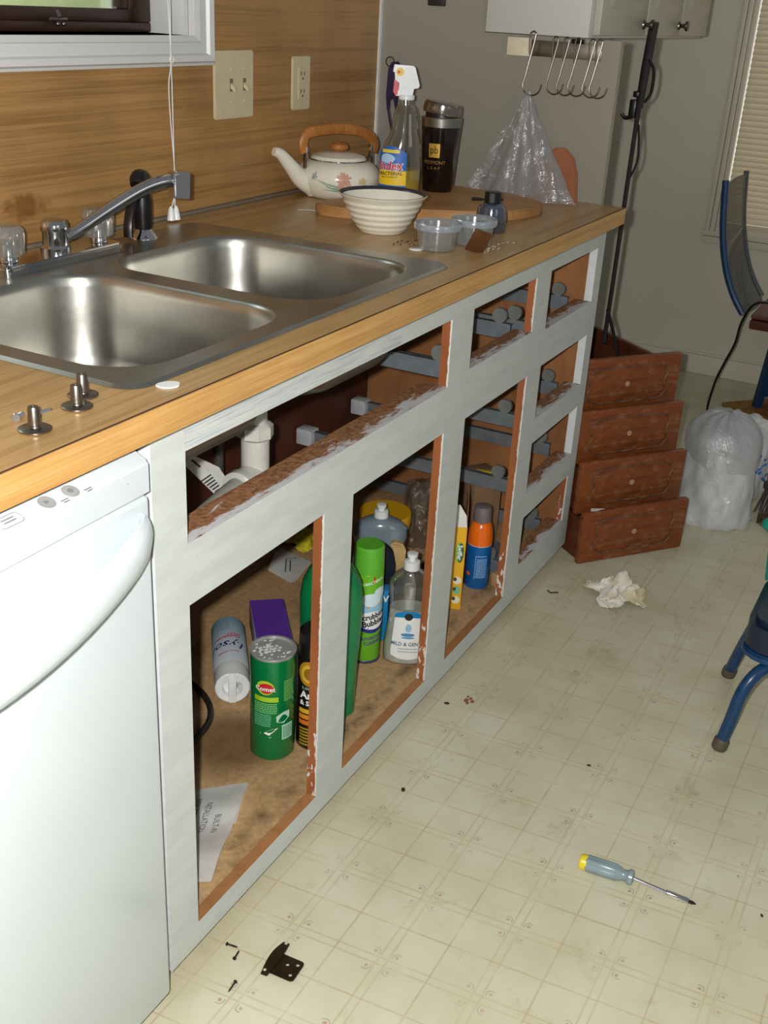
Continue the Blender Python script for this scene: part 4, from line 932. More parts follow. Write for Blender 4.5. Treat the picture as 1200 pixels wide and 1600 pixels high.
tag(obj('floor_mat', bm, mat_mat()), 'mottled brown and ochre mat on floor under the far chair', 'mat')
br = thing('broom', 'grey bristled broom head on floor beside the trash bag', 'broom', (2.30, -0.405, 0.0), -0.5)
bm = B()
for i in range(26):
    for j in range(3):
        x = -0.05+0.10*i/25; y = -0.012+0.012*j
        tube(bm, [(x, y, 0.075), (x*1.25+random.uniform(-.003, .003), y*1.2, 0.04), (x*1.5+random.uniform(-.005, .005), y*1.5, 0.001)], 0.0014, 5)
o = obj('bristles', bm, mat((70, 64, 66), 0.7), br); o['kind'] = 'stuff'
bm = B(); box(bm, -0.056, 0.056, -0.02, 0.02, 0.074, 0.10, 0.005); obj('head_block', bm, mat((60, 54, 50), 0.5), br)
dp = thing('dustpan', 'olive brown dustpan lying on floor at the right edge', 'dustpan', (2.175, -0.50, 0.0), -0.75)
OL = mat((132, 118, 74), 0.3)
bm = B(); prism(bm, [(-0.11, -0.09), (0.10, -0.09), (0.085, 0.085), (-0.085, 0.085)], 0.003, 'z', 0.001, bev=0.001); obj('tray', bm, OL, dp)
bm = B(); box(bm, -0.088, 0.088, 0.082, 0.090, 0.001, 0.035, 0.002); rod(bm, (-0.10, -0.08, 0.012), (-0.086, 0.085, 0.030), 0.004); rod(bm, (0.10, -0.08, 0.012), (0.086, 0.085, 0.030), 0.004); obj('rim', bm, mat((64, 52, 34), 0.4), dp)
# ------------------------------------------------------------------ chairs
NAVY = mat((18, 60, 98), 0.3, var=0.1, scale=60); DNAVY = mat((22, 34, 58), 0.35); TEAL = mat((16, 138, 120), 0.3)
fc = thing('dining_chair', 'chair with translucent smoky back, blue frame edge and brown seat', 'chair', (3.235, -0.163, 0))
bm = B()
nu, nv = 10, 18; grid = []
def yprof(t): return 0.098+0.092*t+0.016*math.sin(PI*t)-0.045*(1-t)**5
for j in range(nv+1):
    t = j/nv; z = 0.40+0.44*t; yo = yprof(t)
    row = []
    for i in range(nu+1):
        s = i/nu; x = -0.235+0.335*s; row.append(bm.verts.new((x, yo+0.02*(2*s-1)**2, z+(-0.03*((2*s-1)**4) if j == nv else 0))))
    grid.append(row)
for j in range(nv):
    for i in range(nu): bm.faces.new((grid[j][i], grid[j][i+1], grid[j+1][i+1], grid[j+1][i]))
bmesh.ops.solidify(bm, geom=bm.faces[:], thickness=0.006)
obj('back_shell', bm, clear('smoky_plastic', (150, 154, 156), 0.45, (96, 100, 104), 0.12, 0.2), fc, sharp=60)
bm = B(); tube(bm, smooth_path([(-0.235, yprof(t)+0.02, 0.40+0.435*t) for t in [k/8 for k in range(9)]], 3), 0.012, 10); obj('frame_edge', bm, NAVY, fc)
bm = B(); tube(bm, smooth_path([(0.100, yprof(t)+0.02, 0.40+0.435*t) for t in [k/8 for k in range(9)]], 3), 0.009, 10); obj('frame_edge', bm, mat((70, 76, 86), 0.3), fc)
bm = B(); box(bm, -0.235, 0.19, -0.40, 0.045, 0.388, 0.404, 0.006); obj('seat', bm, mat((104, 62, 48), 0.5, scale=12), fc)
bm = B(); box(bm, -0.237, 0.19, -0.40, 0.045, 0.352, 0.384, 0.006); obj('seat_frame', bm, mat((84, 42, 30), 0.45), fc)
for x, y, dx, dy in ((-0.01, -0.005, -0.09, -0.035), (0.15, -0.01, 0.0, 0.0), (-0.13, -0.37, 0, 0), (0.15, -0.37, 0, 0)):
    bm = B(); tube(bm, [(x, y, 0.0105), (x+dx*0.5, y+dy*0.5, 0.18), (x+dx, y+dy, 0.352)], 0.019, 4); obj('leg', bm, NAVY, fc, sharp=30)
bm = B(); tube(bm, smooth_path([(3.03, -0.40, 0.402), (3.03, -0.24, 0.414), (3.03, -0.17, 0.445), (3.03, -0.115, 0.43), (3.04, -0.085, 0.36), (3.05, -0.075, 0.28), (3.06, -0.050, 0.20), (3.07, -0.028, 0.12), (3.075, -0.018, 0.005), (3.05, -0.06, 0.0045), (2.93, -0.09, 0.0045)], 6), 0.0045, 8)
tag(obj('power_cord', bm, BLACK), 'black cord draped over far chair seat and down to floor', 'cord')
nc = thing('child_chair', 'blue tubular child chair with teal post at the right edge', 'chair', (1.16, -0.62, 0))
def leg(p0, pts, label=None):
    lgb = B(); tube(lgb, smooth_path([p0]+pts, 6), 0.0125, 14); lo = obj('leg', lgb, NAVY, nc)
    d = (Vector(pts[0])-Vector(p0)).normalized()
    lgb = B(); p = Vector(p0); tube(lgb, [p, p+d*0.004, p+d*0.022, p+d*0.026], [0.0135, 0.0155, 0.0155, 0.0130], 14); obj('rubber_foot', lgb, mat((84, 76, 62), 0.6), lo)
leg((-0.144, 0.092, 0.0005), [(-0.136, 0.082, 0.07), (-0.126, 0.074, 0.13), (-0.106, 0.058, 0.168), (-0.066, 0.030, 0.184), (0.02, -0.01, 0.186), (0.1, -0.06, 0.186)])
leg((0.141, 0.136, 0.0005), [(0.115, 0.122, 0.07), (0.085, 0.106, 0.14), (0.06, 0.09, 0.19), (0.02, 0.05, 0.20)])
leg((-0.10, -0.30, 0.0005), [(-0.09, -0.28, 0.1), (-0.07, -0.24, 0.17), (0.0, -0.16, 0.186)])
leg((0.16, -0.30, 0.0005), [(0.14, -0.28, 0.1), (0.11, -0.24, 0.17), (0.05, -0.16, 0.186)])
bm = B(); pts = rrect(-0.10, 0.15, -0.28, 0.098, 0.05, 6); prism(bm, pts, 0.075, 'z', 0.1995, bev=0.012); obj('seat', bm, DNAVY, nc)
bm = B(); prism(bm, rrect(-0.104, 0.154, -0.284, 0.102, 0.05, 6), 0.016, 'z', 0.192, bev=0.004); obj('seat_rim', bm, NAVY, nc)
bm = B(); put2d(bm, disc2d(0.008, 0.012, 14), flat_on((-0.103, 0.0, 0.235), (0, -1, 0), (0, 0, 1))); put2d(bm, disc2d(0.007, 0.010, 14), flat_on((-0.02, 0.0985, 0.235), (-1, 0, 0), (0, 0, 1))); obj('seat_emblem', bm, mat((170, 140, 70), 0.4), nc)
bm = B(); tube(bm, [(0.135, 0.085, 0.26), (0.15, 0.094, 0.31), (0.165, 0.100, 0.365)], [0.019, 0.017, 0.016], 14); obj('back_post', bm, TEAL, nc)
bm = B(); ellipsoid(bm, (0.167, 0.112, 0.368), (0.022, 0.026, 0.016)); obj('post_knob', bm, TEAL, nc)
# ------------------------------------------------------------------ floor bits
def crumpled(n=30, R=0.07, H=0.035, seed=5):
    bm = B(); rnd = random.Random(seed); n2 = n; vs = {}
    for i in range(n2+1):
        for j in range(n2+1):
            u, v = -1+2*i/n2, -1+2*j/n2; rr = math.hypot(u, v)
            x = R*(u*0.86+0.16*math.sin(5*v+2)+0.10*math.sin(9*u+3*v)); y = R*(v*0.92+0.14*math.sin(6*u+1)+0.08*math.sin(11*v+4*u))
            h = max(0, 1-rr*0.75)*(0.55+0.45*abs(math.sin(4.2*u+3*v+1))*abs(math.cos(5*v-2*u)))*H+0.006*abs(math.sin(13*u-8*v))*(1.2-0.5*rr)+0.0008
            vs[i, j] = bm.verts.new((x, y, h))
    for i in range(n2):
        for j in range(n2): bm.faces.new((vs[i, j], vs[i+1, j], vs[i+1, j+1], vs[i, j+1]))
    return bm
b_ = N('paper_towel'); nz = b_.noise(b_.coord(), 22.0, 4.0)
PT = b_.done(b_.bsdf(b_.ramp(nz, [(0.42, (232, 228, 216)), (0.62, (222, 204, 164)), (0.75, (196, 168, 116))]), 0.85, 0, 0.2))
o = obj('paper_towel', crumpled(30, 0.07, 0.062), PT, sharp=25); o.location = (1.515, -0.160, 0); o.rotation_euler = (0, 0, -0.9); tag(o, 'crumpled stained paper towel on floor in front of drawers', 'paper towel')
sd = thing('screwdriver', 'grey handled screwdriver with yellow end cap on the floor', 'screwdriver', (0.549, -0.397, 0.0145), math.atan2(-0.194, 0.016))
GRIP = mat((128, 146, 150), 0.25, spec=0.6)
bm = B(); rings = []
tube_p = [(0.010, 0.0125), (0.014, 0.0140), (0.060, 0.0140), (0.068, 0.0115), (0.074, 0.0095), (0.080, 0.0100), (0.084, 0.0132), (0.090, 0.0130), (0.092, 0.006)]
for x, r in tube_p: rings.append([bm.verts.new((x, r*(1+(0.07*math.cos(6*2*PI*k/36) if x < 0.07 else 0))*math.cos(2*PI*k/36), r*(1+(0.07*math.cos(6*2*PI*k/36) if x < 0.07 else 0))*math.sin(2*PI*k/36))) for k in range(36)])
for A_, B_ in zip(rings, rings[1:]):
    for k in range(36): bm.faces.new((A_[k], A_[(k+1) % 36], B_[(k+1) % 36], B_[k]))
bm.faces.new(rings[0][::-1]); bm.faces.new(rings[-1]); obj('handle', bm, GRIP, sd)
bm = B(); tube(bm, [(0.0, 0, 0), (0.002, 0, 0), (0.010, 0, 0), (0.0125, 0, 0)], [0.0115, 0.0132, 0.0137, 0.013], 24); obj('end_cap', bm, mat((222, 200, 40), 0.35), sd)
bm = B(); tube(bm, [(0.090, 0, 0), (0.092, 0, -0.0002), (0.150, 0, -0.0072)], 0.0032, 12); obj('shaft', bm, CHROME, sd)
bm = B(); tube(bm, [(0.146, 0, -0.0065), (0.150, 0, -0.0070), (0.180, 0, -0.0092), (0.184, 0, -0.0096)], [0.0044, 0.0050, 0.0050, 0.0040], 12); obj('bit_holder', bm, CHROME, sd)
bm = B(); tube(bm, [(0.183, 0, -0.0096), (0.189, 0, -0.0102), (0.190, 0, -0.0102), (0.197, 0, -0.0108)], [0.0030, 0.0030, 0.0034, 0.0006], 8); obj('bit', bm, mat((60, 52, 48), 0.35, 0.8), sd)
hg = thing('hinge', 'dark bronze cabinet hinge lying on the floor', 'hinge', (0.1157, -0.076, 0.0))
HB = mat((62, 46, 30), 0.35, 0.6, var=0.15)
def xf(u, v): return (u, v)
# leaf (three holes) and curved wrap plate, laid out in floor axes
bm = B()
Lp = rrect(-0.028, 0.012, -0.034, 0.010, 0.006, 4)
outer = [bm.verts.new((x, y, 0.0046)) for x, y in Lp]; eds = [bm.edges.new((outer[i], outer[(i+1) % len(outer)])) for i in range(len(outer))]
for hx, hy in ((-0.018, -0.025), (0.003, -0.026), (-0.003, -0.012)):
    h = [bm.verts.new((hx+0.0028*math.cos(2*PI*k/12), hy+0.0028*math.sin(2*PI*k/12), 0.0046)) for k in range(12)]
    eds += [bm.edges.new((h[i], h[(i+1) % 12])) for i in range(12)]
bmesh.ops.triangle_fill(bm, use_beauty=True, edges=eds)
bmesh.ops.solidify(bm, geom=bm.faces[:], thickness=0.0016)
o = obj('leaf', bm, HB, hg); o.rotation_euler = (0, 0, 0.06)
bm = B()
rings = []
for k in range(13):
    t = k/12; u = -0.034+0.068*t; w = 0.010*(0.35+0.65*math.sin(PI*min(1, max(0, 0.12+0.76*t)))); zc = 0.003+0.006*math.sin(PI*t)
    rings.append([bm.verts.new((u, 0.012-w*0.2+s*w, zc+d)) for s, d in ((-0.9, 0), (0.9, -0.001), (0.9, 0.0012), (-0.9, 0.0022))])
for A_, B_ in zip(rings, rings[1:]):
    for k in range(4): bm.faces.new((A_[k], A_[(k+1) % 4], B_[(k+1) % 4], B_[k]))
bm.faces.new(rings[0]); bm.faces.new(rings[-1][::-1]); o = obj('wrap_plate', bm, HB, hg); o.rotation_euler = (0, 0, 0.05)
bm = B(); rod(bm, (-0.016, 0.004, 0.007), (0.016, 0.010, 0.007), 0.0035); obj('barrel', bm, HB, hg)
for u in (-0.029, 0.029):
    bm = B(); put2d(bm, disc2d(0.0024), flat_on((u, 0.011, 0.0078), (1, 0, 0), (0, 1, 0), 0)); obj('screw_hole', bm, mat((196, 190, 166), 0.5), hg)
DS = mat((44, 38, 32), 0.4, 0.6)
screw('screw', 'dark screw on floor closest to the cabinet', (0.101, 0.0155, 0.0032), (0.15, -0.60, -0.06), 0.019, 0.0016, DS, 'dark hinge screws on the floor', 2.0)
screw('screw', 'dark screw on floor left of the hinge, middle of three', (0.083, -0.012, 0.0032), (0.8, 0.15, -0.06), 0.019, 0.0016, DS, 'dark hinge screws on the floor', 2.0)
screw('screw', 'dark screw on floor nearest the picture bottom', (0.051, -0.038, 0.0032), (-0.8, -0.05, -0.06), 0.021, 0.0016, DS, 'dark hinge screws on the floor', 2.0)
for (x, y, r, l) in ((0.860, 0.0016, 0.006, 'dark brown crumb on floor near the middle cabinet stile'), (0.5669, -0.0483, 0.006, 'dark oval crumb on floor in front of the left doors'), (0.8224, -0.3219, 0.004, 'dark speck on open floor right of the crumbs'), (0.5992, -0.693, 0.0035, 'dark red speck on floor right of the screwdriver')):
    bm = B(); ellipsoid(bm, (0, 0, 0.002), (r, r*0.62, 0.002), 10, 6); o = obj('crumb', bm, mat((48, 32, 22), 0.6)); o.location = (x, y, 0); o.rotation_euler = (0, 0, 0.8+x*5); tag(o, l, 'crumb', 'dark crumbs on the floor')
bm = B()
for dx, dy, r in ((0, 0, 0.007), (0.010, -0.006, 0.005), (-0.008, -0.006, 0.005), (0.002, -0.013, 0.006), (0.014, 0.002, 0.004)): ellipsoid(bm, (dx, dy, 0.0014), (r, r*0.7, 0.0014), 8, 5)
o = obj('rusty_scraps', bm, mat((146, 84, 46), 0.7)); o.location = (0.893, -0.028, 0); tag(o, 'rust coloured scraps on floor in front of the third door', 'scraps', kind='stuff')
bm = B(); tube(bm, [(0, 0, 0.002), (0.02, 0.008, 0.004), (0.026, -0.006, 0.002)], 0.0018, 6)
o = obj('twig', bm, mat((70, 50, 36), 0.7)); o.location = (1.445, -0.030, 0); o.rotation_euler = (0, 0, 2.0); tag(o, 'tiny dark twig on floor by the cabinet end', 'twig')
# ------------------------------------------------------------------ inside the cabinet
CZ = 0.0694
def wl(parent, name, vf, fn, rgb, rough=0.35, flat=True, **kw):
    bm = B(); put2d(bm, vf, fn, **kw); return obj(name, bm, mat(rgb, rough, var=0.01), parent, flat=flat)
# drain plumbing
dp = thing('drain_pipe', 'white plastic drain pipes under the right sink bowl', 'pipe', (0.628, 0.325, 0))
PVC = mat((206, 206, 198), 0.35, var=0.04)
bm = B(); lathe(bm, [(0.022, 0.60), (0.022, 0.742)], 28); tube_v = obj('tailpiece', bm, PVC, dp)
for z in (0.598, 0.690):
    bm = B(); lathe(bm, [(0.022, z), (0.031, z+0.002), (0.031, z+0.022), (0.0255, z+0.028), (0.022, z+0.029)], 32, fn=lambda a, zz: 1+0.08*(math.cos(8*a) > 0.6)); obj('slip_nut', bm, PVC, dp)
bm = B(); lathe(bm, [(0.026, 0.47), (0.026, 0.595)], 28); tube(bm, [(0, 0, 0.525), (-0.030, -0.004, 0.522), (-0.048, -0.006, 0.520)], [0.026, 0.027, 0.028], 24); obj('tee', bm, PVC, dp)
bm = B(); tube(bm, [(-0.046, -0.006, 0.520), (-0.050, -0.006, 0.520), (-0.066, -0.008, 0.519), (-0.069, -0.008, 0.519)], [0.030, 0.033, 0.033, 0.029], 28); obj('slip_nut', bm, PVC, dp)
bm = B(); tube(bm, [(-0.06, -0.008, 0.519), (-0.28, -0.034, 0.503), (-0.45, -0.05, 0.49)], 0.0235, 24); obj('waste_pipe', bm, mat((176, 176, 166), 0.45, var=0.08), dp)
bm = B(); rod(bm, (0.0, -0.0, 0.47), (0.0, 0, 0.44), 0.022); obj('trap_end', bm, PVC, dp)
bm = B(); tube(bm, smooth_path([(0.80, 0.62, 0.86), (0.80, 0.56, 0.66), (0.815, 0.55, 0.52), (0.82, 0.55, 0.40), (0.80, 0.54, 0.25)], 8), 0.011, 12)
tag(obj('supply_hose', bm, mat((74, 70, 66), 0.5, scale=200, var=0.2)), 'dark grey supply hose behind the white drain pipe', 'hose')
tg = thing('paper_tag', 'white paper tag with black bars hanging behind the waste pipe', 'tag', (0.715, 0.49, 0.455), -0.85, rot=(0.25, 0.35, -0.85))
bm = B(); prism(bm, [(-0.055, 0.030), (0.010, 0.018), (0.062, -0.030), (0.035, -0.055), (-0.055, 0.0)], 0.0008, 'y'); obj('paper', bm, mat((226, 226, 220), 0.6), tg)
bm = B()
for k in range(7): put2d(bm, grid2d(-0.0016, 0.0016, -0.016+0.001*k, 0.010-0.001*k, 1, 1), flat_on((-0.004+0.0065*k, -0.0004, -0.012-0.004*k), (1, 0, -0.55), (0.55, 0, 1)))
put2d(bm, grid2d(-0.012, 0.012, -0.0025, 0.0025, 1, 1), flat_on((-0.036, -0.0004, 0.012), (1, 0, -0.5), (0.5, 0, 1)))
obj('printed_bars', bm, mat((40, 40, 44), 0.6), tg, flat=True)
# black hose ring on the floor of the sink bay
bm = B(); tube(bm, smooth_path([(0.20, 0.58, 0.079), (0.42, 0.56, 0.079), (0.53, 0.50, 0.0765), (0.548, 0.43, 0.0765), (0.510, 0.352, 0.0765), (0.45, 0.312, 0.0765), (0.36, 0.312, 0.0765), (0.22, 0.38, 0.0765)], 8), 0.0062, 12)
tag(obj('black_hose', bm, mat((36, 32, 30), 0.5)), 'black hose curling on the floor of the left sink bay', 'hose')
# --- green scouring powder can
cx, cy = 0.470, 0.178; R = 0.0405; H = 0.215
cn = thing('cleanser_can', 'green scouring powder can with silver shaker top', 'can', (cx, cy, CZ))
GRN = mat((10, 128, 66), 0.2, 0.2, var=0.03)
bm = B(); lathe(bm, [(R-0.002, 0.0), (R, 0.003), (R, H-0.006)], 48); obj('body', bm, GRN, cn)
bm = B(); lathe(bm, [(R, H-0.006), (R+0.0012, H-0.004), (R+0.0012, H), (R-0.003, H), (R-0.0035, H-0.003), (0.004, H-0.003)], 48, cap0=False); tp = obj('shaker_top', bm, mat((186, 188, 186), 0.3, 0.45), cn)
bm = B()
for q, r_ in ((0, 3), (1, 4), (2, 3)):
    for k in range(r_): put2d(bm, disc2d(0.0034, 0.0034, 12), lambda u, v: Vector((u, v, H-0.0024)), dx=(k-(r_-1)/2)*0.0085*math.cos(-0.7)+(q-1)*0.0075*math.sin(0.7), dy=(k-(r_-1)/2)*0.0085*math.sin(-0.7)+(q-1)*0.0075*math.cos(0.7))
obj('shaker_holes', bm, mat((226, 230, 228), 0.7), tp)
bm = B()
for _ in range(40):
    a, r = random.uniform(0.6, 5.2), 0.034*math.sqrt(random.random()); ellipsoid(bm, (r*math.cos(a), r*math.sin(a), H-0.0028), (random.uniform(0.001, 0.005), random.uniform(0.001, 0.004), 0.0008), 6, 4)
o = obj('spilled_powder', bm, mat((214, 220, 216), 0.9), tp); o['kind'] = 'stuff'
ca_ = to_cam(cx, cy)
def f1(l): return wrap_on(R, ca_-0.34, 0.010, lift=l)
wl(cn, 'label_oval', disc2d(0.0165, 0.0145, 26, 0, 0.146), f1(0.0006), (176, 204, 48))
wl(cn, 'label_oval', disc2d(0.0135, 0.0105, 26, 0.002, 0.145), f1(0.0010), (196, 32, 44))
wl(cn, 'lettering', text2d('Comet', 0.0130, 0.05), f1(0.0013), (150, 24, 34), dx=0.0, dy=0.144)
wl(cn, 'lettering', text2d('Comet', 0.0128, 0.02), f1(0.0016), (240, 240, 238), dx=0.0, dy=0.144)
wl(cn, 'label_strip', grid2d(-0.021, 0.024, 0.117, 0.127, 8, 1), f1(0.0006), (160, 200, 40))
def scribble(parent, fn, u0, u1, v0, v1, n, rgb, seed=1, h=0.0011):
    """rows of tiny unreadable print"""
    rnd = random.Random(seed); bm = B()
    for k in range(n):
        v = v1-(v1-v0)*k/max(1, n-1); u = u0
        while u < u1-0.002:
            w = min(rnd.uniform(0.002, 0.006), u1-u); put2d(bm, grid2d(u, u+w*0.82, v-h, v+h, 2, 1), fn); u += w
    return obj('fine_print', bm, mat(rgb, 0.4, var=0.01), parent, flat=True)
scribble(cn, f1(0.0009), -0.021, 0.022, 0.094, 0.113, 6, (120, 196, 120), 2); scribble(cn, f1(0.0009), -0.021, 0.012, 0.066, 0.089, 7, (104, 182, 142), 3)
scribble(cn, f1(0.0009), 0.034, 0.056, 0.118, 0.158, 11, (126, 190, 92), 4)
wl(cn, 'label_box', grid2d(0.031, 0.054, 0.034, 0.066, 5, 1), f1(0.0006), (176, 216, 194)); scribble(cn, f1(0.0010), 0.033, 0.052, 0.039, 0.061, 8, (90, 160, 124), 5)
wl(cn, 'label_sketch', ([(-0.010, 0.048), (0.014, 0.064), (0.032, 0.066), (0.010, 0.040)], [(0, 3, 2, 1)]), f1(0.0007), (120, 196, 160))
wl(cn, 'label_sketch', ([(-0.002, 0.050), (0.012, 0.060), (0.024, 0.062), (0.008, 0.046)], [(0, 3, 2, 1)]), f1(0.0011), (224, 236, 226))
wl(cn, 'label_sketch', ([(0.020, 0.086), (0.034, 0.094), (0.046, 0.094), (0.046, 0.080), (0.034, 0.070), (0.021, 0.074)], [(0, 5, 4, 3, 2, 1)]), f1(0.0007), (186, 222, 200))
# --- spray can lying on its side, white cap towards the room
sc = thing('lying_spray_can', 'pale blue spray can lying on its side, white cap forward', 'can', (0, 0, 0))
A0 = Vector((0.712, 0.452, CZ+0.0358)); d = (Vector((0.542, 0.318, CZ+0.0358))-A0); L = d.length; d.normalize()
sc.location = A0; sc.rotation_euler = d.to_track_quat('Z', 'Y').to_euler()
def can_blue():
    b = N('pale_blue_can'); tc = b.n('TexCoord'); sp_ = b.n('SeparateXYZ', {0: tc.outputs['Object']})
    nz = b.noise(b.coord((1, 1, 0.5)), 30.0, 3.0)
    c = b.ramp(b.math('MULTIPLY_ADD', sp_.outputs[2], 6.0, b.math('MULTIPLY_ADD', nz, 0.2, -0.1)), [(0.0, (128, 176, 196)), (0.5, (188, 204, 214)), (1.0, (206, 214, 220))])
    return b.done(b.bsdf(c, 0.25, 0.15, 0.5))
bm = B(); lathe(bm, [(0.031, 0.0), (0.0345, 0.003), (0.0355, 0.008), (0.0355, L-0.050), (0.0335, L-0.046)], 40); obj('body', bm, can_blue(), sc)
bm = B(); lathe(bm, [(0.0345, L-0.048), (0.0352, L-0.044), (0.0340, L-0.002), (0.0315, L), (0.020, L-0.001), (0.018, L-0.012), (0.003, L-0.014)], 36); cap = obj('cap', bm, WHITE, sc)
bm = B(); box(bm, -0.008, 0.008, -0.034, 0.034, L-0.006, L+0.0015, 0.003); obj('cap_bridge', bm, WHITE, cap)
bm = B(); rod(bm, (0.016, 0, L-0.012), (0.016, 0, L-0.001), 0.008, 0.007); obj('spray_button', bm, mat((214, 216, 214), 0.4), cap)
# which way is up on the can, in its own frame
up_l = (sc.rotation_euler.to_matrix().inverted() @ Vector((-0.45, -0.25, 0.95))); ua = math.atan2(up_l.y, up_l.x)
def sf(l): return wrap_on(0.0355, ua, 0.0, lift=l)
wl(sc, 'lettering', text2d('Lysol', 0.034, 0.01, shear=0.35), sf(0.0006), (34, 40, 92), dx=0.0, dy=0.110)
wl(sc, 'lettering', text2d('Disinfectant', 0.0125, 0.02, shear=0.25), sf(0.0006), (190, 40, 50), dx=0.004, dy=0.083, rot=0.12)
wl(sc, 'lettering', text2d('SPRAY', 0.0105, 0.02), sf(0.0006), (190, 40, 50), dx=-0.012, dy=0.072, rot=0.12)
wl(sc, 'lettering', text2d('KILLS GERMS', 0.0075, 0.01), sf(0.0006), (176, 60, 66), dx=0.002, dy=0.138, rot=0.12)
scribble(sc, sf(0.0007), -0.004, 0.024, 0.020, 0.052, 5, (100, 108, 130), 8, 0.0012)
# --- purple carton lying down
pc = thing('purple_carton', 'purple topped carton lying behind the green cleanser can', 'carton', (0.762, 0.378, CZ+0.0003), math.atan2(-0.10, -0.12))
bm = B(); box(bm, -0.085, 0.085, -0.037, 0.037, 0.0, 0.060, 0.001); obj('carton', bm, mat((168, 166, 178), 0.5), pc)
bm = B(); box(bm, -0.084, 0.084, -0.0362, 0.0362, 0.0603, 0.0610); obj('purple_face', bm, mat((100, 58, 164), 0.35, var=0.03), pc)
# --- ant spray can
cx, cy = 0.528, 0.126; R = 0.0325
ac = thing('insect_spray_can', 'black and gold insect spray can beside the green cleanser can', 'can', (cx, cy, CZ))
bm = B(); lathe(bm, [(R-0.002, 0), (R, 0.003), (R, 0.190), (R-0.004, 0.198), (R-0.010, 0.202)], 40); obj('body', bm, mat((26, 22, 18), 0.25, 0.2), ac)
bm = B(); lathe(bm, [(R-0.003, 0.196), (R-0.002, 0.200), (R-0.004, 0.240), (R-0.010, 0.246)], 32); obj('cap', bm, mat((24, 20, 22), 0.35), ac)
aa = to_cam(cx, cy)-0.30
def af(l): return wrap_on(R, aa, 0.0, lift=l)
wl(ac, 'gold_ring', disc2d(0.022, 0.026, 26, 0.0, 0.165), af(0.0006), (176, 130, 30)); wl(ac, 'gold_ring', disc2d(0.016, 0.019, 26, 0.0, 0.165), af(0.0009), (214, 176, 60)); wl(ac, 'gold_ring', disc2d(0.010, 0.012, 22, 0.0, 0.165), af(0.0012), (150, 104, 28))
wl(ac, 'lettering', text2d('ELIMINATES', 0.0085, 0.01), af(0.0007), (150, 160, 160), dx=0.004, dy=0.134, sx=0.8)
wl(ac, 'lettering', text2d('Ant', 0.0215, 0.035, align='LEFT'), af(0.0007), (244, 244, 240), dx=-0.017, dy=0.119)
wl(ac, 'lettering', text2d('& Spider', 0.0140, 0.03, align='LEFT'), af(0.0007), (244, 244, 240), dx=-0.018, dy=0.102)
for k, c in enumerate(((222, 170, 40), (226, 140, 44), (214, 112, 40))): wl(ac, 'gold_band', grid2d(-0.020, 0.022, 0.080-0.0125*k, 0.0895-0.0125*k, 8, 1), af(0.0006), c)
scribble(ac, af(0.0007), -0.018, 0.02, 0.012, 0.046, 6, (178, 150, 40), 12, 0.0020)
# --- big green bottle
gx, gy = 0.6255, 0.153
gb = thing('green_bottle', 'large green cleaner bottle standing behind the door mullion', 'bottle', (gx, gy, CZ), math.atan2(rgt.y, rgt.x))
gp = [(0.0, 0.047, 0.032, 0), (0.005, 0.052, 0.037, 0), (0.10, 0.053, 0.037, 0), (0.20, 0.058, 0.037, 0), (0.255, 0.0585, 0.037, 0), (0.285, 0.054, 0.035, 0), (0.308, 0.044, 0.031, 0), (0.325, 0.030, 0.025, 0), (0.336, 0.018, 0.018, 0), (0.346, 0.015, 0.015, 0)]
bm = B(); ell_loft(bm, gp, expo=2.2); obj('bottle', bm, mat((14, 116, 66), 0.18, spec=0.6, var=0.05, scale=12), gb)
bm = B(); lathe(bm, [(0.018, 0.346), (0.0185, 0.350), (0.018, 0.376), (0.015, 0.379)], 28); obj('cap', bm, mat((230, 232, 228), 0.35), gb)
def gbf(u, v):
    a = -PI/2+u/0.054; c, s = math.cos(a), math.sin(a); q = (abs(c)**2.2+abs(s)**2.2)**(-1/2.2); return Vector(((0.0538+0.005*min(1, max(0, (v-0.1)/0.1)))*c*q, 0.0384*s*q, v))
bm = B(); put2d(bm, grid2d(-0.060, 0.012, 0.03, 0.185, 14, 2), gbf); lb = obj('label', bm, mat((12, 92, 60), 0.3), gb, flat=True)
# --- bathroom foam can
sx_, sy_ = 0.832, 0.187; R = 0.0318
bc_ = thing('bathroom_cleaner_can', 'tall bathroom cleaner can with bright green cap', 'can', (sx_, sy_, CZ))
bm = B(); lathe(bm, [(R-0.002, 0), (R, 0.003), (R, 0.205), (R-0.003, 0.21)], 44); obj('body', bm, mat((112, 190, 46), 0.22, 0.2, var=0.02), bc_)
bm = B(); lathe(bm, [(R-0.0003, 0.2085), (R+0.0002, 0.212), (R-0.0012, 0.262), (R-0.004, 0.2655), (R-0.012, 0.266), (0.004, 0.2645)], 40); obj('cap', bm, mat((96, 182, 52), 0.32, var=0.02), bc_)
bm = B(); lathe(bm, [(R-0.001, -0.0), (R+0.0008, 0.001), (R+0.0008, 0.006), (R, 0.007)], 40, cap0=False, cap1=False); obj('base_rim', bm, mat((72, 70, 110), 0.3, 0.4), bc_)
ba = to_cam(sx_, sy_)+0.42
def bf(l): return wrap_on(R, ba, 0.0, lift=l)
wl(bc_, 'label_sky', grid2d(-0.036, 0.036, 0.0, 1.0, 18, 6, lambda u: (0.090+0.012*abs(u/0.036)**2-0.012, 0.166+u*0.50)), bf(0.0005), (146, 200, 226))
wl(bc_, 'label_foam', disc2d(0.022, 0.015, 20, -0.004, 0.152), bf(0.0009), (214, 232, 240)); wl(bc_, 'label_foam', disc2d(0.015, 0.011, 20, 0.016, 0.168), bf(0.0009), (214, 232, 240))
wl(bc_, 'label_ring', grid2d(-0.036, 0.036, 0, 1, 18, 1, lambda u: (0.074+0.016*(u/0.036)**2, 0.086+0.016*(u/0.036)**2)), bf(0.0009), (32, 44, 122))
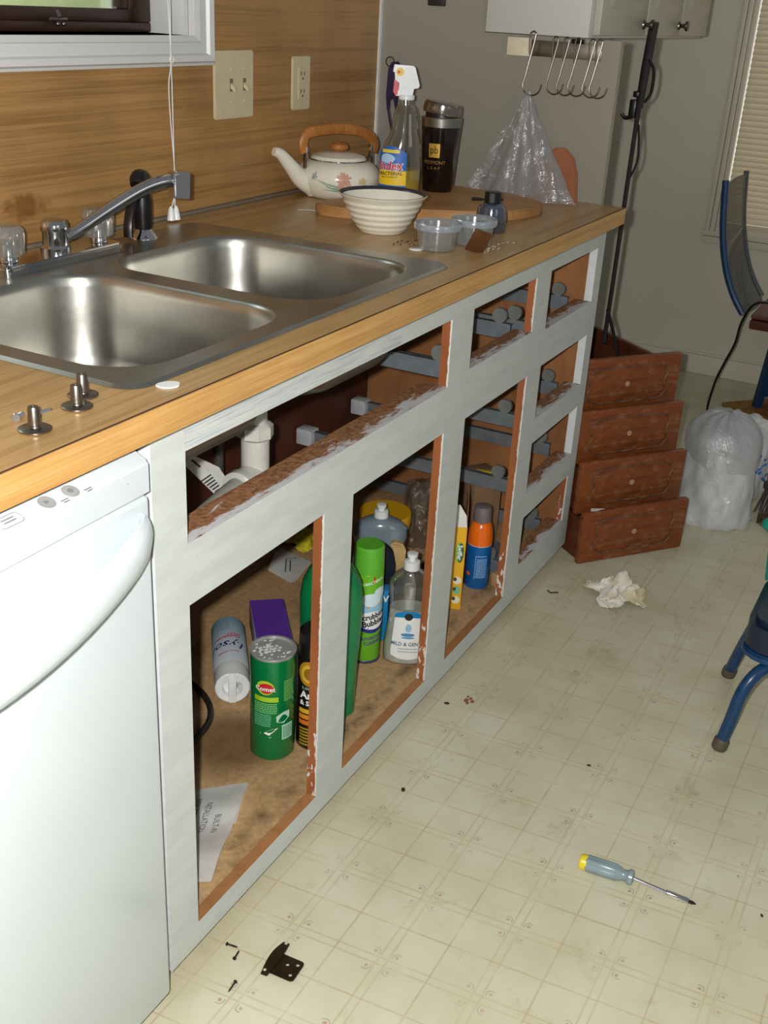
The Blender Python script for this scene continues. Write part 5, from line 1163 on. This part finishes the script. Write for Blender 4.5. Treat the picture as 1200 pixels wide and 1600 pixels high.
wl(bc_, 'label_banner', ([(-0.036, 0.176), (-0.036, 0.200), (0.0, 0.205), (0.030, 0.206), (0.0, 0.190)], [(0, 4, 3, 2, 1)]), bf(0.0010), (206, 34, 40))
wl(bc_, 'lettering', text2d('ANTI-BACTERIAL', 0.0082, 0.02), bf(0.0013), (240, 238, 236), rot=0.30, dx=-0.008, dy=0.191)
wl(bc_, 'label_disc', disc2d(0.033, 0.021, 28, 0.001, 0.104), bf(0.0011), (238, 240, 240))
wl(bc_, 'lettering', text2d('Scrubbing', 0.0172, 0.035), bf(0.0015), (20, 20, 30), rot=0.20, dx=0.001, dy=0.114, sx=0.86)
wl(bc_, 'lettering', text2d('Bubbles', 0.0184, 0.035), bf(0.0015), (20, 20, 30), rot=0.20, dx=0.004, dy=0.099, sx=0.88)
wl(bc_, 'orange_swirl', ([(-0.014, 0.136), (0.0, 0.142), (0.018, 0.146), (0.024, 0.143), (0.016, 0.140), (0.002, 0.135), (-0.012, 0.132)], [(0, 6, 5, 4, 3, 2, 1)]), bf(0.0012), (232, 150, 50))
wl(bc_, 'lettering', text2d('BATHROOM', 0.0105, 0.03), bf(0.0009), (80, 50, 130), rot=0.16, dx=0.0, dy=0.062, sx=0.92)
wl(bc_, 'lettering', text2d('CLEANER', 0.0105, 0.03), bf(0.0009), (80, 50, 130), rot=0.16, dx=0.004, dy=0.051, sx=0.92)
# --- dish soap bottles
def soap(x, y, H, wx, wy, name, label, film, rz):
    t = thing(name, label, 'bottle', (x, y, CZ), rz)
    bm = B(); ell_loft(bm, [(0.0, wx*0.86, wy*0.8, 0), (0.005, wx*0.97, wy*0.97, 0), (H*0.16, wx*0.98, wy, 0), (H*0.42, wx*0.84, wy*0.92, 0), (H*0.55, wx*0.80, wy*0.9, 0), (H*0.66, wx*0.88, wy*0.92, 0), (H*0.75, wx*0.86, wy*0.88, 0), (H*0.81, wx*0.66, wy*0.78, 0), (H*0.845, wx*0.40, wy*0.62, 0), (H*0.86, 0.015, 0.015, 0)], expo=2.15); obj('bottle', bm, film, t)
    bm = B(); lathe(bm, [(0.0155, H*0.855), (0.0165, H*0.86), (0.0162, H*0.925), (0.0145, H*0.93), (0.0075, H*0.932), (0.0070, H*0.965), (0.0110, H*0.968), (0.0112, H*0.997), (0.009, H)], 28); obj('cap', bm, WHITE, t)
    return t
rz = math.atan2(rgt.y, rgt.x)
ms = soap(0.869, 0.108, 0.252, 0.0500, 0.029, 'dish_soap_bottle', 'clear dish soap bottle with white and blue label', clear('clear_soap_plastic', (228, 230, 228), 0.10, (160, 162, 162), 0.06, 0.24), rz)
bm = B(); ell_loft(bm, [(0.001, 0.0410, 0.0222, 0), (0.006, 0.0472, 0.0272, 0), (0.040, 0.0478, 0.0278, 0), (0.105, 0.0408, 0.0258, 0), (0.128, 0.0396, 0.0252, 0)], expo=2.15); obj('soap', bm, mat((228, 230, 222), 0.3), ms)
def msf(l):
    pr = interp([(0.050*0.98, 0.04), (0.050*0.84, 0.105), (0.050*0.80, 0.1375), (0.050*0.88, 0.165)])
    def f(u, v):
        rx = pr(v); a = -PI/2+u/0.0475; c, s = math.cos(a), math.sin(a); q = (abs(c)**2.15+abs(s)**2.15)**(-1/2.15); return Vector(((rx+l)*c*q, (0.029*0.97+l)*s*q-0.0004, v))
    return f
wl(ms, 'label', grid2d(-0.034, 0.036, 0, 1, 16, 8, lambda u: (0.026-0.010*(1-(u/0.036)**2), 0.116+0.014*(1-(u/0.036)**2))), msf(0.0008), (236, 238, 236))
wl(ms, 'label_arc', grid2d(-0.034, 0.036, 0, 1, 16, 3, lambda u: (0.113+0.004*(1-(u/0.036)**2), 0.119+0.013*(1-(u/0.036)**2))), msf(0.0012), (20, 132, 190))
wl(ms, 'label_badge', disc2d(0.0095, 0.0085, 22, 0.0, 0.119), msf(0.0016), (16, 22, 26))
wl(ms, 'label_picture', disc2d(0.007, 0.010, 18, 0.001, 0.092), msf(0.0012), (150, 196, 224)); wl(ms, 'label_picture', disc2d(0.015, 0.004, 18, 0.0, 0.076), msf(0.0012), (70, 142, 190)); wl(ms, 'label_picture', disc2d(0.014, 0.0025, 18, 0.001, 0.069), msf(0.0012), (96, 160, 200))
wl(ms, 'lettering', text2d('MILD & GENTLE', 0.0120, 0.02), msf(0.0012), (60, 96, 130), dx=0.003, dy=0.053, sx=0.88)
scribble(ms, msf(0.0012), -0.018, 0.022, 0.035, 0.042, 2, (150, 170, 186), 21, 0.0012)
soap(1.098, 0.302, 0.222, 0.071, 0.036, 'blue_soap_bottle', 'squat smoky blue soap bottle with white cap behind bright green cap', clear('smoky_blue_plastic', (170, 186, 196), 0.72, (156, 174, 184), 0.12, 0.14), rz)
yt = thing('yellow_lid_tub', 'round tub with yellow lid at cabinet back', 'tub', (1.215, 0.352, CZ))
bm = B(); lathe(bm, [(0.050, 0), (0.056, 0.003), (0.058, 0.116)], 40); obj('tub', bm, mat((150, 40, 48), 0.4), yt)
bm = B(); lathe(bm, [(0.0595, 0.108), (0.0605, 0.109), (0.0605, 0.118), (0.0595, 0.119)], 40); obj('white_collar', bm, mat((214, 210, 206), 0.4), yt)
bm = B(); lathe(bm, [(0.062, 0.1185), (0.0635, 0.120), (0.0635, 0.143), (0.0615, 0.146), (0.004, 0.1445)], 48); obj('lid', bm, mat((224, 170, 24), 0.4, var=0.02), yt)
# scrub brush, blue carton, film bag, jar
sbr = thing('scrub_brush', 'dark handled scrub brush with tan end behind dish soap bottle', 'brush', (0.965, 0.205, CZ), rz)
bm = B(); prism(bm, [(-0.022, 0.0), (0.012, 0.0), (0.012, 0.150), (0.002, 0.182), (-0.012, 0.196), (-0.022, 0.185)], 0.022, 'y', 0, bev=0.004); obj('handle', bm, mat((24, 32, 44), 0.4), sbr)
bm = B(); prism(bm, [(0.0125, 0.120), (0.030, 0.120), (0.032, 0.185), (0.024, 0.202), (0.006, 0.206), (-0.002, 0.200), (0.006, 0.182), (0.0125, 0.150)], 0.020, 'y', 0.001, bev=0.004); obj('tan_end', bm, mat((196, 166, 110), 0.6, var=0.12), sbr)
bxx = thing('blue_carton', 'narrow blue carton behind the bathroom cleaner can', 'carton', (0.905, 0.188, CZ), rz)
bm = B(); box(bm, -0.022, 0.012, 0.0, 0.030, 0, 0.122, 0.001); obj('carton', bm, mat((24, 130, 186), 0.4), bxx)
bm = B(); put2d(bm, text2d('W', 0.022, 0.03), flat_on((0.001, -0.0002, 0.102), (1, 0, 0), (0, 0, 1))); obj('lettering', bm, WHITE, bxx)
bm, rg_ = bagmesh(0.046, 0.17, 1.0, 0.8, 21, 0.22, 0.3, 40, 24); bm.faces.new(rg_[-1]); o = obj('film_bag', bm, crinkle('clear_film', (232, 226, 216), 0.22, (190, 172, 150), 26.0, 1.0), sharp=60); o.location = (1.375, 0.335, CZ); tag(o, 'crumpled clear film bag beside the yellow lid tub', 'bag')
bm = B(); ellipsoid(bm, (0, 0, 0.012), (0.020, 0.016, 0.012)); o = obj('navy_cap', bm, mat((24, 20, 60), 0.25)); o.location = (1.255, 0.245, CZ); tag(o, 'dark navy shiny cap in front of the clear film bag', 'wrapper')  # a loose dark cap, shaped as a plain ellipsoid
gj = thing('glass_tube', 'small clear glass tube lying at cabinet back', 'tube', (1.47, 0.44, CZ+0.0165), 2.6)
bm = B(); tube(bm, [(-0.045, 0, 0), (-0.04, 0, 0), (0.035, 0, 0), (0.04, 0, 0)], [0.012, 0.0155, 0.0155, 0.014], 20); obj('glass', bm, clear('glass', (220, 216, 206), 0.2, (170, 160, 146), 0.05, 0.3), gj)
bm = B(); tube(bm, [(0.036, 0, 0), (0.044, 0, 0)], 0.0162, 20); obj('dark_ring', bm, mat((50, 34, 36), 0.4), gj)
# --- duster carton and sunscreen can in the third bay
sw = thing('duster_carton', 'open yellow duster carton standing behind the third stile', 'carton', (1.1215, 0.098, CZ), rz)
YEL = mat((236, 178, 38), 0.4, var=0.02)
bm = B(); box(bm, -0.075, 0.0, 0.0, 0.070, 0, 0.208, 0.0008); obj('carton', bm, YEL, sw)
bm = B(); prism(bm, [(-0.072, 0.208), (-0.001, 0.208), (-0.004, 0.236), (-0.020, 0.262), (-0.060, 0.262)], 0.001, 'y', 0.0015); obj('front_flap', bm, mat((230, 228, 222), 0.6), sw)
bm = B(); prism(bm, [(0.002, 0.208), (0.068, 0.208), (0.064, 0.285), (0.012, 0.262)], 0.001, 'x', -0.002); obj('side_flap', bm, mat((150, 116, 82), 0.6), sw)
def swf(l): return flat_on((-0.0135, -0.0002, 0.0), (1, 0, 0), (0, 0, 1), l)
wl(sw, 'label_swoosh', disc2d(0.0095, 0.026, 22, 0.0, 0.146), swf(0.0004), (150, 190, 60)); wl(sw, 'label_swoosh', disc2d(0.0075, 0.025, 22, 0.003, 0.145), swf(0.0007), (52, 110, 60))
wl(sw, 'lettering', text2d('Swiffer', 0.0150, 0.03), swf(0.0010), (240, 242, 238), rot=-PI/2, dx=0.001, dy=0.146, sx=0.9)
for z, c in ((0.075, (232, 226, 210)), (0.050, (120, 190, 150)), (0.025, (228, 224, 200))):
    wl(sw, 'label_picture', disc2d(0.0095, 0.0098, 20, 0.001, z), swf(0.0004), c); wl(sw, 'label_picture', disc2d(0.004, 0.005, 14, -0.004, z+0.003), swf(0.0007), (92, 66, 40))
R = 0.0295; cx, cy = 1.255, 0.118
su = thing('sunscreen_can', 'orange and blue aerosol can with smoky grey cap', 'can', (cx, cy, CZ))
bm = B(); lathe(bm, [(R-0.002, 0), (R, 0.003), (R, 0.112)], 40); obj('blue_body', bm, mat((22, 104, 178), 0.22, 0.2, var=0.02), su)
bm = B(); lathe(bm, [(R, 0.1125), (R, 0.130), (0.0275, 0.150), (0.0230, 0.164), (0.0200, 0.168)], 40); obj('orange_shoulder', bm, mat((240, 112, 26), 0.2, var=0.02), su)
bm = B(); lathe(bm, [(R+0.0003, 0.1115), (R+0.0003, 0.1128)], 40, cap0=False, cap1=False); obj('silver_line', bm, mat((210, 214, 216), 0.3), su)
bm = B(); lathe(bm, [(0.0195, 0.168), (0.0215, 0.170), (0.0210, 0.200), (0.0190, 0.206), (0.004, 0.2075)], 32); obj('cap', bm, mat((118, 108, 108), 0.3), su)
sa = to_cam(cx, cy)+0.25
def suf(l): return wrap_on(R, sa, 0.0, lift=l)
bm = B(); put2d(bm, grid2d(-0.0135, -0.0125, 0.028, 0.088, 1, 1), suf(0.0005)); put2d(bm, grid2d(-0.0135, 0.014, 0.0865, 0.088, 4, 1), suf(0.0005)); obj('label_frame', bm, mat((170, 204, 230), 0.4), su, flat=True)
scribble(su, suf(0.0006), -0.010, 0.016, 0.032, 0.080, 13, (140, 186, 224), 31)
wl(su, 'orange_mark', disc2d(0.006, 0.005, 14, -0.030, 0.038), suf(0.0005), (230, 100, 30))
bm = B(); box(bm, 0, 0.030, 0, 0.018, 0, 0.034, 0.001); o = obj('wood_block', bm, mat((190, 150, 104), 0.6)); o.location = (1.262, 0.068, CZ); o.rotation_euler = (0, 0, -0.3); tag(o, 'small pale wood block at foot of the third stile', 'block')
bm = B(); box(bm, -0.04, 0.04, 0, 0.08, 0, 0.19, 0.001); o = obj('cardboard_box', bm, mat((140, 108, 76), 0.7)); o.location = (1.46, 0.190, CZ); o.rotation_euler = (0, 0, -0.6); tag(o, 'plain brown cardboard box behind the orange and blue can', 'box')
bm = B(); prism(bm, [(-0.045, 0.0), (-0.010, 0.010), (0.030, -0.006), (0.026, -0.018), (-0.006, -0.004), (-0.042, -0.012)], 0.004, 'z', 0.0, bev=0.001); o = obj('yellow_bracket', bm, mat((220, 190, 40), 0.5)); o.location = (1.475, 0.215, CZ+0.1905); o.rotation_euler = (0, 0, -1.0); tag(o, 'bent yellow plastic strip on top of the cardboard box', 'strip')
bm = B(); box(bm, -0.02, 0.02, -0.015, 0.015, 0, 0.045, 0.001); o = obj('navy_box', bm, [mat((40, 44, 92), 0.5)]); o.location = (1.585, 0.235, CZ); tag(o, 'small navy box low in the narrow drawer column', 'box')
bm = B(); tube(bm, [(0, 0, 0), (0.07, 0.02, 0), (0.12, 0.05, 0)], 0.013, 14); o = obj('grey_tube', bm, mat((110, 112, 114), 0.5)); o.location = (1.325, 0.100, CZ+0.0135); tag(o, 'short grey tube on cabinet floor right of aerosol can', 'tube')
# --- papers and the yellow cloth
def sheet(name, label, quad, m, z0, wave, n=14, cat='paper', th=0.0006):
    bm = B(); a, b_, c, d_ = [Vector((*p, 0)) for p in quad]; vs = {}
    for i in range(n+1):
        for j in range(n+1):
            u, v = i/n, j/n; p = (a*(1-u)+b_*u)*(1-v)+(d_*(1-u)+c*u)*v; vs[i, j] = bm.verts.new((p.x, p.y, z0+wave(u, v)))
    for i in range(n):
        for j in range(n): bm.faces.new((vs[i, j], vs[i+1, j], vs[i+1, j+1], vs[i, j+1]))
    bmesh.ops.solidify(bm, geom=bm.faces[:], thickness=-th)
    return bm
PAPER = mat((240, 240, 236), 0.7, var=0.02)
ins = thing('instruction_sheets', 'folded printed instruction sheets at front of the left bay', 'paper', (0, 0, CZ))
qa = ((0.355, 0.150), (0.130, 0.0645), (0.045, 0.190), (0.215, 0.285))
wv = lambda u, v: 0.002+0.010*math.sin(u*PI*2.0)**2*(1-0.4*v)+0.004*u
obj('sheet', sheet('sheet', '', qa, None, 0.004, wv), PAPER, ins, sharp=60)
qb = ((0.362, 0.158), (0.262, 0.112), (0.17, 0.25), (0.235, 0.285)); obj('sheet', sheet('sheet', '', qb, None, 0.001, lambda u, v: 0.001+0.002*u), PAPER, ins, sharp=60)
def insf(u, v):
    a, b_, c, d_ = [Vector((*p, 0)) for p in qa]; uu = min(1, max(0, u)); vv = min(1, max(0, v)); p = (a*(1-uu)+b_*uu)*(1-vv)+(d_*(1-uu)+c*uu)*vv
    return Vector((p.x, p.y, 0.0052+wv(uu, vv)))
bm = B()
for s, u0, v0 in (('BUILT-IN', 0.33, 0.22), ('INSTALLATION', 0.25, 0.34), ('INSTRUCTIONS', 0.17, 0.46), ('VANITY', 0.09, 0.58)):
    vs, fs = text2d(s, 0.085, 0.0); put2d(bm, ([(x*0.95, y) for x, y, *_ in vs], fs), lambda u, v, u0=u0, v0=v0: insf(u0-0+(-v)*-0.0 + 0.0 + (0.0) + (v*0.9)*-1*0+ u*0.55+0.08, v0 + v*1.1 - 0.0) if False else insf(u0+0.10+u*0.52, v0-0.05-v*1.0))
obj('lettering', bm, mat((60, 60, 66), 0.6), ins, flat=True)
bm = sheet('leaf', '', ((1.030, 0.565), (1.145, 0.600), (1.125, 0.500), (1.006, 0.478)), None, CZ+0.002, lambda u, v: 0.001+0.014*math.sin(PI*u)*(1-v)); lf = obj('leaflet', bm, PAPER, sharp=60); tag(lf, 'small white leaflet with line drawing at cabinet back', 'paper')
bm = B(); tube(bm, [(1.035, 0.518, CZ+0.0105), (1.085, 0.548, CZ+0.0150), (1.105, 0.532, CZ+0.0140)], 0.0014, 6, flat=0.3); tube(bm, [(1.043, 0.510, CZ+0.0105), (1.085, 0.536, CZ+0.0145)], 0.0014, 6, flat=0.3); obj('line_drawing', bm, mat((70, 72, 76), 0.6), lf)
bm = crumpled(18, 0.055, 0.06, 8); o = obj('yellow_cloth', bm, mat((206, 190, 40), 0.7, var=0.2, scale=40), sharp=30); o.location = (1.205, 0.585, CZ); tag(o, 'crumpled yellow cloth at cabinet back above the leaflet', 'cloth')
bm = B(); prism(bm, [(-0.05, -0.03), (0.05, -0.03), (0.055, 0.03), (-0.045, 0.035)], 0.03, 'z', 0.0, bev=0.006); o = obj('brown_sponge', bm, mat((112, 84, 60), 0.8, var=0.15)); o.location = (1.175, 0.535-0.06, CZ); o.rotation_euler = (0, 0, 0.6); tag(o, 'flat brown sponge behind the green bottle', 'sponge')
